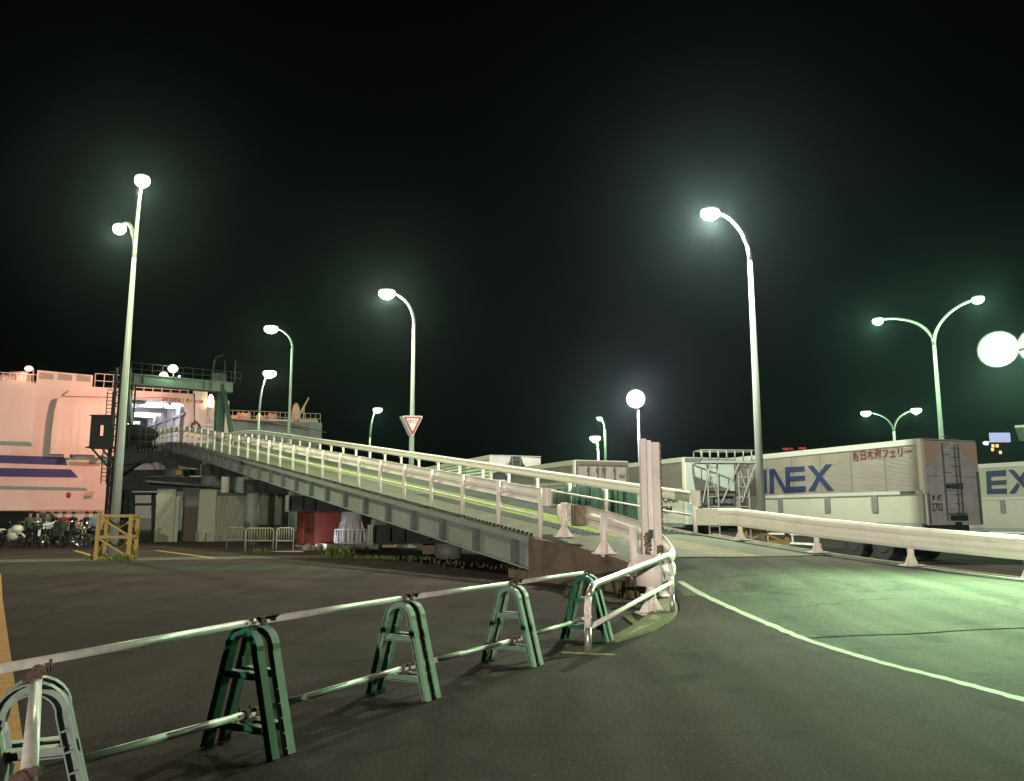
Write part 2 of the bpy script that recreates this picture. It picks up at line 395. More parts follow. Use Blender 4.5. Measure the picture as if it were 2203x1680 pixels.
# road height from measured points
ctrl = [(0.71,20.45,1.02),(5.35,23.4,1.03),(3.0,21.9,1.03),(2.56,16.9,.69),(7.2,20.45,.68),(5.0,18.7,.68),(8.54,18.4,.48),(9.86,16.3,.32),(2.33,16.2,.58),
        (2.8,15.3,.40),(2.75,14.2,.14),(2.6,13.2,.03),(2.23,12.4,0),(1.3,10.3,0),(11.3,14,.22),(12.8,11.5,.12),(14.5,8.5,.03),(5.0,15.6,.40),(5.5,13.4,.20),(6.5,11.5,.10),
        (6,9,.02),(9,10.5,.10),(0,8,0.004),(5,6.5,0.004),(10,6,0.004),(17,4,-.03),(0.2,4.5,-.04),(6,3.5,-.04),(12,2.5,-.04),(0,11.5,0),(8,7,.01),(14,5,0),(-1,9,-.01),(4,9.5,.02)]
cx = np.array(ctrl)
def tps(r): return np.where(r > 1e-9, r*r*np.log(r+1e-12), 0)
nC = len(cx); K = tps(np.linalg.norm(cx[:,None,:2]-cx[None,:,:2], axis=2)) + np.eye(nC)*0.02
Pm = np.c_[np.ones(nC), cx[:,:2]]
sol = np.linalg.solve(np.block([[K, Pm],[Pm.T, np.zeros((3,3))]]), np.r_[cx[:,2], np.zeros(3)])
def RH(x, y):
    r = np.hypot(cx[:,0]-x, cx[:,1]-y)
    return max(-0.03, float(tps(r) @ sol[:nC] + sol[nC] + sol[nC+1]*x + sol[nC+2]*y))
def GR(px, py, dz=0.0):
    z = 0.2
    for _ in range(40):
        q = G(px, py, z); z = 0.5*z + 0.5*RH(q[0], q[1])
    q = G(px, py, z); return Vector((q[0], q[1], RH(q[0], q[1]) + dz))

# ship / quay frame
H0 = np.array([-36.0, 81.0]); HD = np.array([0.90, 0.436]); HD /= np.linalg.norm(HD); HN = np.array([-HD[1], HD[0]])
def hullp(px, py):
    q = PL(px, py, H0, HD); return float((q[:2]-H0) @ HD), float(q[2])
def HP(u, z, d=0.0):
    q = H0 + u*HD + d*HN; return Vector((q[0], q[1], z))
q1 = H0 - 90*HD - 5*HN; q2 = H0 + 60*HD - 5*HN; q3 = q2 + 300*HN
g = MB().add([(-160,-60,0),(160,-60,0),(260,420,0),(q3[0],q3[1],0),(q2[0],q2[1],0),(q1[0],q1[1],0)], [(0,1,2,3,4,5)])
struct(g.build('ground', M_yard))
w = MB().add([(-500,20,-2.0),(600,20,-2.0),(900,1200,-2.0),(-900,1200,-2.0)], [(0,1,2,3)])
struct(w.build('water', M_water))
qb = MB()
qb.add([(q1[0],q1[1],0.0),(q2[0],q2[1],0.0),(q2[0],q2[1],-3),(q1[0],q1[1],-3)], [(0,1,2,3)])
qb.bar((q1[0],q1[1],0.11),(q2[0],q2[1],0.11),0.3,0.22)
tag(qb.build('quay_wall', M_conc), 'low concrete quay edge running in front of the ship', 'wall')

# raised road : left boundary / right boundary
Lb = [R(-0.02,-0.15)[:2],(1.45,18.8),(2.45,16.6),(2.75,15.3),(2.80,14.2),(2.62,13.2),(2.25,12.2),(1.25,10.1),(0.2,7.5),(-.6,4.6)]
rp = lambda s, v=5.85: (P0 + s*DV + v*NV)
Rb = [rp(-0.02),rp(-2.0),rp(-4.2),rp(-6.2),rp(-8.5),rp(-11),rp(-13.5),rp(-17),rp(-21),rp(-25)]
Lc = cr(Lb, 6); Rc = cr(Rb, 6)
NT = 36
def rows(i0, i1, name, m, dz=0.0):
    b = MB(); vs = []
    for i in range(i0, i1+1):
        for k in range(NT+1):
            t = k/NT; q = np.array(Lc[i])*(1-t)+np.array(Rc[i])*t
            vs.append((q[0], q[1], RH(q[0], q[1])+dz))
    n = NT+1
    fs = [((i)*n+k, (i)*n+k+1, (i+1)*n+k+1, (i+1)*n+k) for i in range(i1-i0) for k in range(NT)]
    b.add(vs, fs, 0, True); return b.build(name, m)
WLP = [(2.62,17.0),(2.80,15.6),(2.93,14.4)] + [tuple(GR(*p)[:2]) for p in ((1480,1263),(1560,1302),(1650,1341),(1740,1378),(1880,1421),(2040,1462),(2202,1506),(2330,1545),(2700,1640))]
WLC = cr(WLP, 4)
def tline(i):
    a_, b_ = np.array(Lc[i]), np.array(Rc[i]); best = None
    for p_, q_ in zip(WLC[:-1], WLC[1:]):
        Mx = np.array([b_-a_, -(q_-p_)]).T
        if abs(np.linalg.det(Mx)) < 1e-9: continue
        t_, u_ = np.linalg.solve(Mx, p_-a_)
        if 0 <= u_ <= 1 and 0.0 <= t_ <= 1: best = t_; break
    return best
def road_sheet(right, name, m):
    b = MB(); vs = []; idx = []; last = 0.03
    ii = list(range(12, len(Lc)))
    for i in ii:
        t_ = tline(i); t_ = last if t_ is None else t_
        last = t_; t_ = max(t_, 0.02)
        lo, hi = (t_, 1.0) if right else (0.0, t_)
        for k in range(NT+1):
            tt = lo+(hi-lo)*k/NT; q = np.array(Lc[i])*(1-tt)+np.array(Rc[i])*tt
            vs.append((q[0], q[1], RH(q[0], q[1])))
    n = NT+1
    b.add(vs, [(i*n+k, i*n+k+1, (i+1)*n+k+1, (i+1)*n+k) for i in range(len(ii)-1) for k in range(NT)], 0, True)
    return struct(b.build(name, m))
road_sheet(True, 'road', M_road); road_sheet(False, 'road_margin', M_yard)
slab = struct(rows(0, 12, 'approach_slab', [M_slab, M_slabyel, M_deckolive]))
for p in slab.data.polygons:
    k = p.index % NT; t = (k+0.5)/NT
    p.material_index = 1 if 0.40 < t < 0.60 else (2 if t < 0.22 or t > 0.86 else 0)
# retaining wall on the left, and on the right
def side_wall(curve, n, off, name, label, m, zb=-0.2):
    b = MB(); pts = [np.array(c) for c in curve[:n]]
    vs = []
    for i, c in enumerate(pts):
        d = pts[min(i+1, n-1)] - pts[max(i-1, 0)]; d = d/np.linalg.norm(d); nn = np.array([-d[1], d[0]])*off
        h = RH(c[0], c[1])
        for (q, z) in ((c, h+0.006), (c+nn, h+0.006), (c+nn, zb), (c, zb)): vs.append((q[0], q[1], z))
    fs = [(i*4+j, i*4+(j+1)%4, (i+1)*4+(j+1)%4, (i+1)*4+j) for i in range(n-1) for j in range(4)] + [(3,2,1,0), tuple((n-1)*4+j for j in range(4))]
    b.add(vs, fs); return tag(b.build(name, m), label, 'wall')
Lwall = [np.array(c) for c in Lc[:15]]
side_wall(Lwall, 15, -0.22, 'retaining_wall', 'brown stained concrete retaining wall under the near left side of the ramp approach', M_wall)
side_wall(Rc, 40, 0.18, 'retaining_wall', 'low concrete retaining wall below the long white guard rail beside the trailers', M_conc)
# abutment below the ramp's near end
ab = MB(); a0, a1 = R(0.0,-0.28), R(0.0,5.9)
ab.bar((a0.x+DV[0]*.55, a0.y+DV[1]*.55, -0.1),(a1.x+DV[0]*.55, a1.y+DV[1]*.55, -0.1), 1.0, 0.6)
tag(ab.build('abutment', M_wall), 'low concrete footing under the near end of the steel ramp', 'footing')

def strip(name, pts, width, m, zf, dz=0.004, kind='structure'):
    b = MB(); vs = []; pts = [np.array(p[:2], float) for p in pts]; n = len(pts)
    for i, c in enumerate(pts):
        d = pts[min(i+1, n-1)] - pts[max(i-1, 0)]; d /= np.linalg.norm(d); nn = np.array([-d[1], d[0]])
        wdt = width[i] if isinstance(width, list) else width
        for q in (c-nn*wdt/2, c+nn*wdt/2): vs.append((q[0], q[1], zf(q[0], q[1])+dz))
    b.add(vs, [(2*i, 2*i+1, 2*i+3, 2*i+2) for i in range(n-1)])
    return struct(b.build(name, m), kind)
flat = lambda x, y: 0.0
wl = cr([GR(*p) for p in ((1462,1254),(1560,1302),(1650,1341),(1740,1378),(1880,1421),(2040,1462),(2202,1506),(2330,1545))], 8)
strip('road_edge_line', wl, [0.125+.018*math.sin(k*2.3)+random.uniform(-.015,.015) for k in range(len(wl))], M_line, RH)
strip('road_edge_line', cr([rp(s, 5.62)[:2] for s in (-6.1,-8,-10,-12.5,-15)], 6), 0.14, M_line, RH)
strip('yard_line', [G(335,1184)[:2], G(462,1201)[:2]], 0.2, M_yline, flat, 0.008)
strip('yard_line', [G(160,1184)[:2], G(206,1198)[:2]], 0.2, M_yline, flat, 0.008)
o0 = G(-12,1290); o1 = G(4,1640)
strip('yard_line', [(o0[0]-6,o0[1]+9.6), o0[:2], o1[:2], (o1[0]+1.5,o1[1]-2.4)], 0.26, M_oline, flat, 0.004)
# concrete strip and resurfaced band across the far side of the yard
c0 = G(-300,1211); c1 = G(760,1196)
strip('pavement', [c0[:2], c1[:2]], 2.0, mat('worn pavement', (.115,.105,.09), .9, col2=(.06,.055,.048), vscale=.8, bump=.3, dirt=(.05,.045,.04), dscale=1.5), flat, 0.004)
strip('resurfaced_band', [G(-300,1226)[:2], G(900,1222)[:2]], 3.2, M_lot, flat, 0.004)
strip('lot_surface', [(4+6,24.5),(30,24.5),(70,30)], [12,16,60], M_lot, flat, 0.004) if False else None

strip('expansion_joint', [np.array(Lc[12])*(1-t)+np.array(Rc[12])*t for t in np.linspace(.03,.97,30)], .07, M_tar, RH, .007)
jl = [GR(*p)[:2] for p in ((1737,1373),(1850,1367),(1960,1364),(2080,1356),(2202,1351),(2300,1347))]
strip('tar_joint', cr(jl, 4), .035, M_tar, RH, .005)
# kerb strip curling round the foot of the wall
kc = [(2.58,15.4),(2.60,14.4),(2.47,13.5),(2.18,12.6),(1.76,11.5),(1.22,10.45)]
kw = [0.25,0.33,0.40,0.42,0.36,0.16]
kb = MB(); kp = cr(kc, 5); kv = []
for i, c in enumerate(kp):
    d = kp[min(i+1,len(kp)-1)]-kp[max(i-1,0)]; d /= np.linalg.norm(d); nn = np.array([-d[1], d[0]])
    wd = float(np.interp(i/(len(kp)-1), np.linspace(0,1,6), kw)); zt = max(RH(*c), 0) + 0.03
    if i == len(kp)-1: zt = 0.012
    for q, z in ((c-nn*wd/2, zt),(c+nn*wd/2, zt),(c+nn*wd/2, -0.1),(c-nn*wd/2, -0.1)): kv.append((q[0], q[1], z))
kb.add(kv, [(i*4+j, i*4+(j+1)%4, (i+1)*4+(j+1)%4, (i+1)*4+j) for i in range(len(kp)-1) for j in range(4)] + [(3,2,1,0), tuple((len(kp)-1)*4+j for j in range(4))])
tag(kb.build('kerb', M_kerb), 'worn yellow kerb curving round the foot of the guard rail end', 'kerb')
fl = [G(*p) for p in ((1341,1327),(1358,1326),(1366,1336),(1374,1341),(1362,1344),(1350,1336))]
tag(MB().prism([(q[0], q[1]) for q in fl], lambda a, b, d: (a, b, d), 0.006, 0.02).build('paint_flake', M_kerb), 'small yellow broken flake lying left of the guard rail foot', 'debris')

# ================================================================== RAMP BRIDGE
SM = 70.0
ss = [0.0] + [2.0*k for k in range(1, 36)]
ramp = thing('ramp_bridge', 'long steel vehicle ramp climbing from the road to the ship door', 'ramp', R(0, 0))
off = -R(0, 0)
def RL(s, v, dz=0.0): return R(s, v, dz) + off
db = MB(); lanes = [(-0.18,1.4,2),(1.4,2.15,0),(2.15,3.5,1),(3.5,5.0,0),(5.0,5.68,2)]
for i in range(len(ss)-1):
    for v0, v1, mi in lanes:
        db.add([RL(ss[i],v0),RL(ss[i],v1),RL(ss[i+1],v1),RL(ss[i+1],v0)], [(0,1,2,3)], mi)
deck = db.build('deck', [M_deckdark, M_decklime, M_deckolive], ramp)
db2 = MB()
for i in range(len(ss)-1):
    db2.add([RL(ss[i],-0.18,-.02),RL(ss[i],5.68,-.02),RL(ss[i+1],5.68,-.02),RL(ss[i+1],-0.18,-.02),RL(ss[i],-0.18,-.14),RL(ss[i],5.68,-.14),RL(ss[i+1],5.68,-.14),RL(ss[i+1],-0.18,-.14)], [(4,5,6,7),(0,1,5,4),(1,2,6,5),(2,3,7,6),(3,0,4,7)])
db2.build('deck_plate', M_girder, ramp)
for a_, b_ in ((1.42,2.14),(3.52,5.0)):
  rb = MB()                                  # anti-slip ribs near the foot
  for k in range(46):
    s = 0.15 + k*0.22
    rb.add([RL(s,a_,.001),RL(s,b_,.001),RL(s+.06,b_,.001),RL(s+.06,a_,.001),RL(s+.015,a_,.022),RL(s+.015,b_,.022),RL(s+.045,b_,.022),RL(s+.045,a_,.022)], [(4,5,6,7),(0,1,5,4),(1,2,6,5),(2,3,7,6),(3,0,4,7)])
  rb.build('anti_slip_ribs', M_deckdark, ramp)
GH = 0.66
for v, nm in ((-0.02, 'left'), (5.52, 'right')):
    gb = MB()
    for i in range(len(ss)-1):
        a, b = RL(ss[i], v), RL(ss[i+1], v)
        z = Vector((0,0,1)); n3 = Vector((NV[0], NV[1], 0))
        for (w0, w1, z0, z1) in ((-.02,.02,-.14-GH,-.14),(-.17,.17,-.18,-.141),(-.17,.17,-.18-GH,-.14-GH)):
            vs = [p + n3*ww + z*zz for p in (a, b) for ww, zz in ((w0,z0),(w1,z0),(w1,z1),(w0,z1))]
            gb.add(vs, [(0,1,5,4),(1,2,6,5),(2,3,7,6),(3,0,4,7)])
    gi = gb.build('girder', M_girder, ramp)
    for k in range(35):
        st = MB(); s0 = 1.0+2*k; sgn = -1 if v < 1 else 1
        a = RL(s0, v); n3 = Vector((NV[0], NV[1], 0)); d3 = Vector((DV[0], DV[1], 0)); e = d3*0.10
        cc = [a - e, a + e]
        vs = [p + n3*(sgn*ww) + Vector((0,0,zz)) for p in cc for ww, zz in ((.021,-.795),(.165,-.795),(.165,-.185),(.021,-.185))]
        st.add(vs, [(0,1,5,4),(1,2,6,5),(2,3,7,6),(3,0,4,7),(0,3,2,1),(4,5,6,7)])
        st.build('stiffener', M_girderdark, gi)
# cross girders below the deck
xb = MB()
for k in range(18):
    s = 2+4*k; xb.bar(RL(s, .15, -.45), RL(s, 5.35, -.45), 0.12, 0.5)
xb.build('cross_girder', M_darksteel, ramp)
# small drain teeth along the deck's left edge
tb = MB()
pr = []
for k in range(150):
    pr += [(.2+k*.2, .0), (.2+k*.2, .065), (.26+k*.2, .065), (.26+k*.2, .0)]
vs = [RL(s_, vv, h_+.002) for s_, h_ in pr for vv in (-.15,-.09)]
tb.add(vs, [(2*i,2*i+1,2*i+3,2*i+2) for i in range(len(pr)-1)])
tb.build('edge_cleats', M_darksteel, ramp)

# W-beam section (side, up): side + is right of travel direction
def wsec(sg=1, t=0.006, k=1.0):
    f = [(0,-.175),(.022,-.165),(.058,-.122),(.058,-.070),(.010,-.030),(.010,.030),(.058,.070),(.058,.122),(.022,.165),(0,.175)]
    f = [(a*sg, b*k) for a, b in f]
    return f + [(a - t*sg, b) for a, b in f[::-1]]
def rail_on_ramp(v, vb, label, smax, s0=0.0):
    g_ = thing('guard_rail', label, 'guard rail', R(s0, v))
    of = -R(s0, v)
    sg = 1 if vb > v else -1
    bs = [s0] + [k*1.0 for k in range(int(s0)+1, int(smax)+1)]
    MB().sweep([R(s, vb, .985 if v < 1 else 1.035)+of for s in bs], wsec(sg, .006, 1.12 if v < 1 else .90), smooth=False).build('beam', M_white, g_)
    MB().tube([R(s, v+ (0.08 if sg > 0 else -.08), .50)+of for s in bs], .03, 8).build('pipe_rail', M_white, g_)
    e = R(s0, vb, .985)+of
    tcap = MB()
    d3 = Vector((DV[0], DV[1], 0)); n3 = Vector((NV[0], NV[1], 0))
    pts = [e + n3*(sg*.0) , e - d3*.18 + n3*(sg*.02), e - d3*.28 - n3*(sg*.06), e - d3*.24 - n3*(sg*.16), e - d3*.12 - n3*(sg*.19)]
    tcap.sweep(cr(pts, 5), [(.004,-.22),(.004,.22),(-.004,.22),(-.004,-.22)], smooth=False)
    tcap.build('rail_end', M_white, g_)
    k = 0
    while s0 + 2.0*k <= smax:
        s = s0 + 2.0*k; p = R(s, v)+of
        pb = MB().tube([p+Vector((0,0,-.1)), p+Vector((0,0,1.18 if v < 1 else 1.06))], .06, 12)
        po = pb.build('post', M_white, g_)
        q = R(s, v + sg*.06, .94)+of
        bk = MB().box(q, (.09,.14,.10), ANG); bk.tube([q+Vector((0,0,.05)), q+d3*.10+Vector((0,0,.03)), q+d3*.13+Vector((0,0,-.08)), q+d3*.06+Vector((0,0,-.13))], .02, 6)
        bk.build('bracket', M_whitepink, po)
        k += 1
    return g_
rail_on_ramp(0.0, 0.16, 'white guard rail with tall posts along the left edge of the steel ramp', 68)
rail_on_ramp(5.5, 5.36, 'white guard rail along the right edge of the steel ramp', 68, 0.2)

def foot_post(b, p, h, gz, r=.075):
    """post with flared triangular foot plates"""
    p = Vector(p)
    b.tube([p+Vector((0,0,gz)), p+Vector((0,0,h))], r, 14)
def foot_mesh(p, gz, rot=0.0, r=.075):
    f = MB(); p = Vector(p)
    f.box(p+Vector((0,0,gz+.012)), (.46,.34,.024), rot)
    for a in range(4):
        t = rot + a*math.pi/2 + math.pi/4*0
        d = Vector((math.cos(t), math.sin(t), 0)); n = Vector((-d.y, d.x, 0))
        L = .19 if a % 2 == 0 else .13
        vs = [p+d*r*.8+n*.008, p+d*(r+L*.75)+n*.008, p+d*r*.8+n*.008, p+d*r*.8-n*.008, p+d*(r+L*.75)-n*.008, p+d*r*.8-n*.008]
        zz = [gz+.024, gz+.024, gz+.27]*2
        f.add([Vector((v.x, v.y, z)) for v, z in zip(vs, zz)], [(0,1,2),(5,4,3),(0,3,4,1),(1,4,5,2),(2,5,3,0)])
    return f
# right roadside rail
rr = thing('guard_rail', 'long low white guard rail on flared feet in front of the trailers', 'guard rail', (0,0,0))
sr = [-1.35 - 2.42*k for k in range(8)]
pos = [rp(s, 5.62) for s in sr]
hp = [RH(p[0], p[1]) for p in pos]
pth = [rp(s, 5.44) for s in np.arange(-0.35, -18.5, -0.5)]
zr = lambda p: float(np.interp(-((np.array(p[:2])-P0)@DV), [-s for s in sr], hp))
MB().sweep([(p[0], p[1], zr(p)+.62) for p in pth], wsec(1, .006, 1.36), smooth=False).build('beam', M_white, rr)
e = pth[0]; d3 = Vector((DV[0], DV[1], 0)); n3 = Vector((NV[0], NV[1], 0)); ez = zr(e)+.62
MB().bar(Vector((e[0],e[1],ez))+d3*.38-n3*.03, Vector((e[0],e[1],ez))-d3*.40-n3*.03, .12, .47).build('rail_end', M_white, rr, .02)
for i, p in enumerate(pos):
    b = MB(); foot_post(b, (p[0],p[1],0), hp[i]+.78, hp[i]-.05, .07); po = b.build('post', M_white, rr)
    foot_mesh((p[0],p[1],0), hp[i], ANG, .07).build('foot_plate', M_white, po)
# curved rail on the left of the approach
lr = thing('guard_rail', 'pinkish white guard rail curling round at the left foot of the ramp', 'guard rail', (0,0,0))
lp = [(1.22,20.95),(1.42,20.2),(1.68,18.9),(1.96,17.5),(2.26,16.3),(2.50,15.3),(2.64,14.5),(2.66,13.9),(2.58,13.45),(2.42,13.16),(2.26,13.02)]
lpc = cr(lp, 6)
def lz(p): return float(np.interp(p[1], [12.9,13.4,14.0,15.2,16.4,17.4,20.6], [.72,.76,.88,1.16,1.33,1.44,1.66]))
MB().sweep([(p[0], p[1], lz(p)) for p in lpc[:-4]], wsec(-1, .006, 1.25), smooth=False).build('beam', M_whitepink, lr)
e0 = lpc[-5]
tp = cr([(e0[0],e0[1],lz(e0)),(2.28,13.0,.70),(2.10,13.04,.70),(1.98,13.22,.70),(2.04,13.42,.70)], 6)
MB().sweep(tp, [(.005,-.245),(.005,.245),(-.005,.245),(-.005,-.245)], smooth=True).build('rail_end', M_whitepink, lr)
MB().bar((1.25,21.0,1.64),(1.22,21.35,1.66),.10,.36).build('rail_end', M_white, lr, .02)
for (x, y, hgt) in ((1.30,20.55,.86),(1.93,17.35,.84),(2.28,15.5,.90),(2.48,14.35,.85),(2.22,13.30,.60)):
    gz = RH(x, y) if y > 13.6 else 0.0
    b = MB(); foot_post(b, (x,y,0), gz+hgt, gz-.05, .075); po = b.build('post', M_whitepink, lr)
    foot_mesh((x,y,0), gz+.01, ANG*.3, .075).build('foot_plate', M_whitepink, po)
# block strapped to the curved rail
blk = thing('strapped_block', 'brown weathered block strapped over the curved white guard rail', 'block', (1.62,19.2,1.58), math.radians(100))
MB().bx(-.26,.26,-.19,.19,-.26,.20).build('block', M_wood, blk, .02)
sb = MB()
for x in (-.14,.14): sb.bx(x-.015,x+.015,-.2,.2,-.27,.21)
sb.build('strap', M_darksteel, blk)
# tall white stop plates wired to the rail
tl = D(1377,1060,14.25); 
vp = thing('channel_post', 'tall white steel channel post wired upright to the curved guard rail', 'post', (tl[0],14.25,0.86), math.radians(8))
MB().bx(0,.10,-.09,.03,-.02,2.02).build('flange', M_whitepink, vp, .006)
MB().bx(.21,.335,-.09,.05,.10,1.96).build('flange', M_whitepink, vp, .006)
MB().bx(.10,.21,-.01,.02,.10,2.00).build('web', M_whitepink, vp)
eb = MB()
for k in range(14): eb.bx(.337,.372,-.08,.04,.42+k*.11,.50+k*.11)
eb.bx(.337,.352,-.085,.045,.40,1.95); eb.build('toothed_edge', M_wire, vp)
MB().bx(.125,.205,-.0165,-.0105,.30,.45).build('sticker', mat('sticker green', (.02,.12,.07)), vp)
wb = MB()
for k in range(14):
    z = -.22+k*.045; wb.tube([(.02+random.uniform(-.02,.02),-.11,z),(.06,-.13,z+.03),(.12,-.11,z+random.uniform(-.03,.05)),(.12,.06,z),(.02,.08,z),(.0,-.02,z)], .020, 6)
for k in range(8):
    z = -.05+k*.03; wb.tube([(.24,-.10,z),(.30,-.12,z+.02),(.345,-.09,z),(.34,.07,z),(.24,.08,z)], .018, 6)
wb.build('wire_wrap', M_wire, vp)
MB().tube([(.05,-.02,-.30),(.05,-.02,.02)], .05, 10).build('stub', M_whitepink, vp)

# ================================================================== BARRICADES
def a_frame(name, label, apex_c, rotz, mats, group='A-shaped barricade frames', h=0.80, half=.30):
    t = thing(name, label, 'barricade', (apex_c[0], apex_c[1], 0), rotz, group)
    ztop = h-.02; rA = .125
    zc = ztop - rA
    ang = math.atan2(zc, half-rA)  # leg slope
    path = [(half,0.0),(half-(half-rA)*.5, zc*.5),(rA+.003, zc-.01)]
    for k in range(0, 13):
        a = math.pi*k/12; path.append((rA*math.cos(a), zc+rA*math.sin(a)))
    path += [(-x, z) for x, z in path[2::-1]]
    for side, (y, m) in enumerate(((-.075, mats[0]), (.075, mats[1]))):
        b = MB()
        n = len(path)
        def offs(d):
            out = []
            for i in range(n):
                p = np.array(path[i]); q = np.array(path[min(i+1,n-1)]) - np.array(path[max(i-1,0)]); q /= np.linalg.norm(q)
                out.append(p + d*np.array([q[1], -q[0]]))
            return out
        outer, inner, mo, mi_ = offs(.027), offs(-.027), offs(.020), offs(-.020)
        for A, B, hw in ((outer, mo, .032), (mi_, inner, .032), (mo, mi_, .004)):
            vs = []
            for i in range(n):
                for q, yy in ((A[i], y-hw), (A[i], y+hw), (B[i], y+hw), (B[i], y-hw)): vs.append((q[0], yy, max(q[1], 0.0)))
            b.add(vs, [(i*4+j, i*4+(j+1)%4, (i+1)*4+(j+1)%4, (i+1)*4+j) for i in range(n-1) for j in range(4)] + [(3,2,1,0), tuple((n-1)*4+j for j in range(4))])
        # ribs across the channel
        for sgn in (-1, 1):
            for k in range(7):
                f = .06+.14*k; x = sgn*(half-(half-rA)*f); z = zc*f
                d = Vector((sgn*math.sin(ang), 0, math.cos(ang)))
                Mx = Matrix.Rotation(-sgn*(math.pi/2-ang), 3, 'Y') if True else None
                b.box((x, y, z), (.046, .062, .008), 0, 0, Mx)
        b.build('a_frame', m, t)
    for z, wd in ((.50,.30),(.17,.46)):
        for y in (-.075,.075):
            rb_ = MB(); hw = (half-(half-rA)*z/zc) - .02
            rb_.bx(-hw,hw,y-.032,y+.032,z+.018,z+.024); rb_.bx(-hw,hw,y-.032,y+.032,z-.024,z-.018); rb_.bx(-hw,hw,y-.004,y+.004,z-.018,z+.018)
            rb_.build('rung', mats[0 if y < 0 else 1], t)
    cb = MB()
    for yy in (-.055,.055):
        cb.tube([(0,yy-.016,.832),(0,yy+.016,.832)], .031, 12)
        cb.box((.036, yy, .855), (.02,.024,.022)); cb.box((-.036, yy, .81), (.02,.026,.02)); cb.tube([(.05,yy,.83),(.05,yy,.885)], .007, 6)
    cb.bx(-.03,.03,-.07,.07,.775,.797)
    cb.build('coupler', M_rust, t)
    lb = MB()
    for yy in (-.04,.05):
        lb.tube([(0,yy-.014,.235),(0,yy+.014,.235)], .031, 12)
        lb.box((.036, yy, .26), (.02,.024,.022)); lb.tube([(-.045,yy,.22),(-.045,yy,.28)], .007, 6)
    lb.bx(-.022,.022,-.06,.06,.172,.20)
    lb.build('coupler', M_rust, t)
    return t
Bc = np.array([-1.765,5.73]); Cc = np.array([-.945,7.385]); Dc = np.array([0.0,8.965]); Ec = np.array([.945,10.61])
ap = G(76,1474,.78); Ac = np.array([ap[0], ap[1]])
rot_of = lambda d: math.atan2(d[1], d[0]) - math.pi/2
fB = a_frame('barricade_frame', 'dark green A-shaped barricade frame, nearest whole one to the camera', Bc, rot_of(Cc-Bc)-.02, (M_greenplastic, M_greenplastic2))  # light on the rear half's outer face is put into its paler green
fC = a_frame('barricade_frame', 'pale green A-shaped barricade frame next behind the dark green one', Cc, rot_of(Dc-Bc), (M_greenplastic2, M_greenplastic2))
fD = a_frame('barricade_frame', 'faded green A-shaped barricade frame standing between the pale one and the farthest', Dc, rot_of(Ec-Cc), (M_greenplastic2, M_grayplastic))
fE = a_frame('barricade_frame', 'farthest green A-shaped barricade frame, partly behind the white pipe barrier', Ec, rot_of(Ec-Dc), (M_greenplastic, M_greenplastic2))
fA = a_frame('barricade_frame', 'grey green A-shaped barricade frame cut off by the lower left corner', Ac, math.radians(24), (M_grayplastic, M_grayplastic))
def pipe(p, q, label, name='steel_pipe'):
    t = MB().tube([p, q], .0243, 16).build(name, M_galv)
    return tag(t, label, 'pipe', 'galvanised barricade pipes')
tz, lzp = .832, .235
def P3(c, z): return Vector((c[0], c[1], z))
pA0 = G(-40,1446,tz)
pipe(Vector(pA0), P3(Bc,tz)+Vector((.02,.05,0)), 'upper steel pipe running from the left picture edge to the dark green frame')
pipe(P3(Bc,tz)+Vector((-.01,-.02,.0)), P3(Cc,tz), 'upper steel pipe between the dark green frame and the pale green frame behind it')
pipe(P3(Cc,tz), P3(Dc,tz), 'upper steel pipe between the second and third whole barricade frames')
pipe(P3(Dc,tz), P3(Ec,tz), 'upper steel pipe ending on the farthest barricade frame')
pl0 = G(-25,1690,lzp)
pipe(Vector(pl0), P3(Bc,lzp), 'lower steel pipe running from the lower left corner to the dark green frame')
pipe(P3(Bc,lzp), P3(Cc,lzp), 'lower steel pipe between the dark green frame and the pale green frame')
pipe(P3(Cc,lzp), P3(Dc,lzp), 'lower steel pipe between the second and third whole barricade frames')
pipe(P3(Dc,lzp), Vector((1.0,10.7,lzp+.04)), 'lower steel pipe reaching past the farthest barricade frame')
p0 = G(79,1449,.800); p1 = G(62,1674,.800)
pipe(Vector(p0), Vector(p1), 'short shiny pipe pointing straight at the camera over the corner frame')
oc = MB(); q = Vector(p1)
oc.tube([(q.x,q.y-.01,q.z),(q.x,q.y-.05,q.z)], .033, 14)
oc.box((q.x+.034,q.y-.03,q.z+.028),(.024,.03,.022)); tag(oc.build('pipe_coupler', M_rust), 'orange rusty coupler on the near end of the short pipe', 'coupler')
# white plastic barrier cut by the left edge
wbp = thing('plastic_barrier', 'grey white rounded plastic barrier cut off by the left picture edge', 'barrier', tuple(G(-128,1900)[:2])+(0,), .3)
b = MB(); prof = [(-.22,0),(.22,0),(.24,.1),(.22,.45),(.18,.62),(.10,.70),(0,.72),(-.10,.70),(-.18,.62),(-.22,.45),(-.24,.1)]
b.prism(prof, lambda a, z, d: (a, d, z), -.12, .12); b.build('shell', mat('grey white plastic', (.42,.46,.44), .5, dirt=(.3,.3,.28), dscale=4), wbp, .03)
MB().bx(-.26,.26,-.2,.2,0,.05).build('base', M_black, wbp, .01)

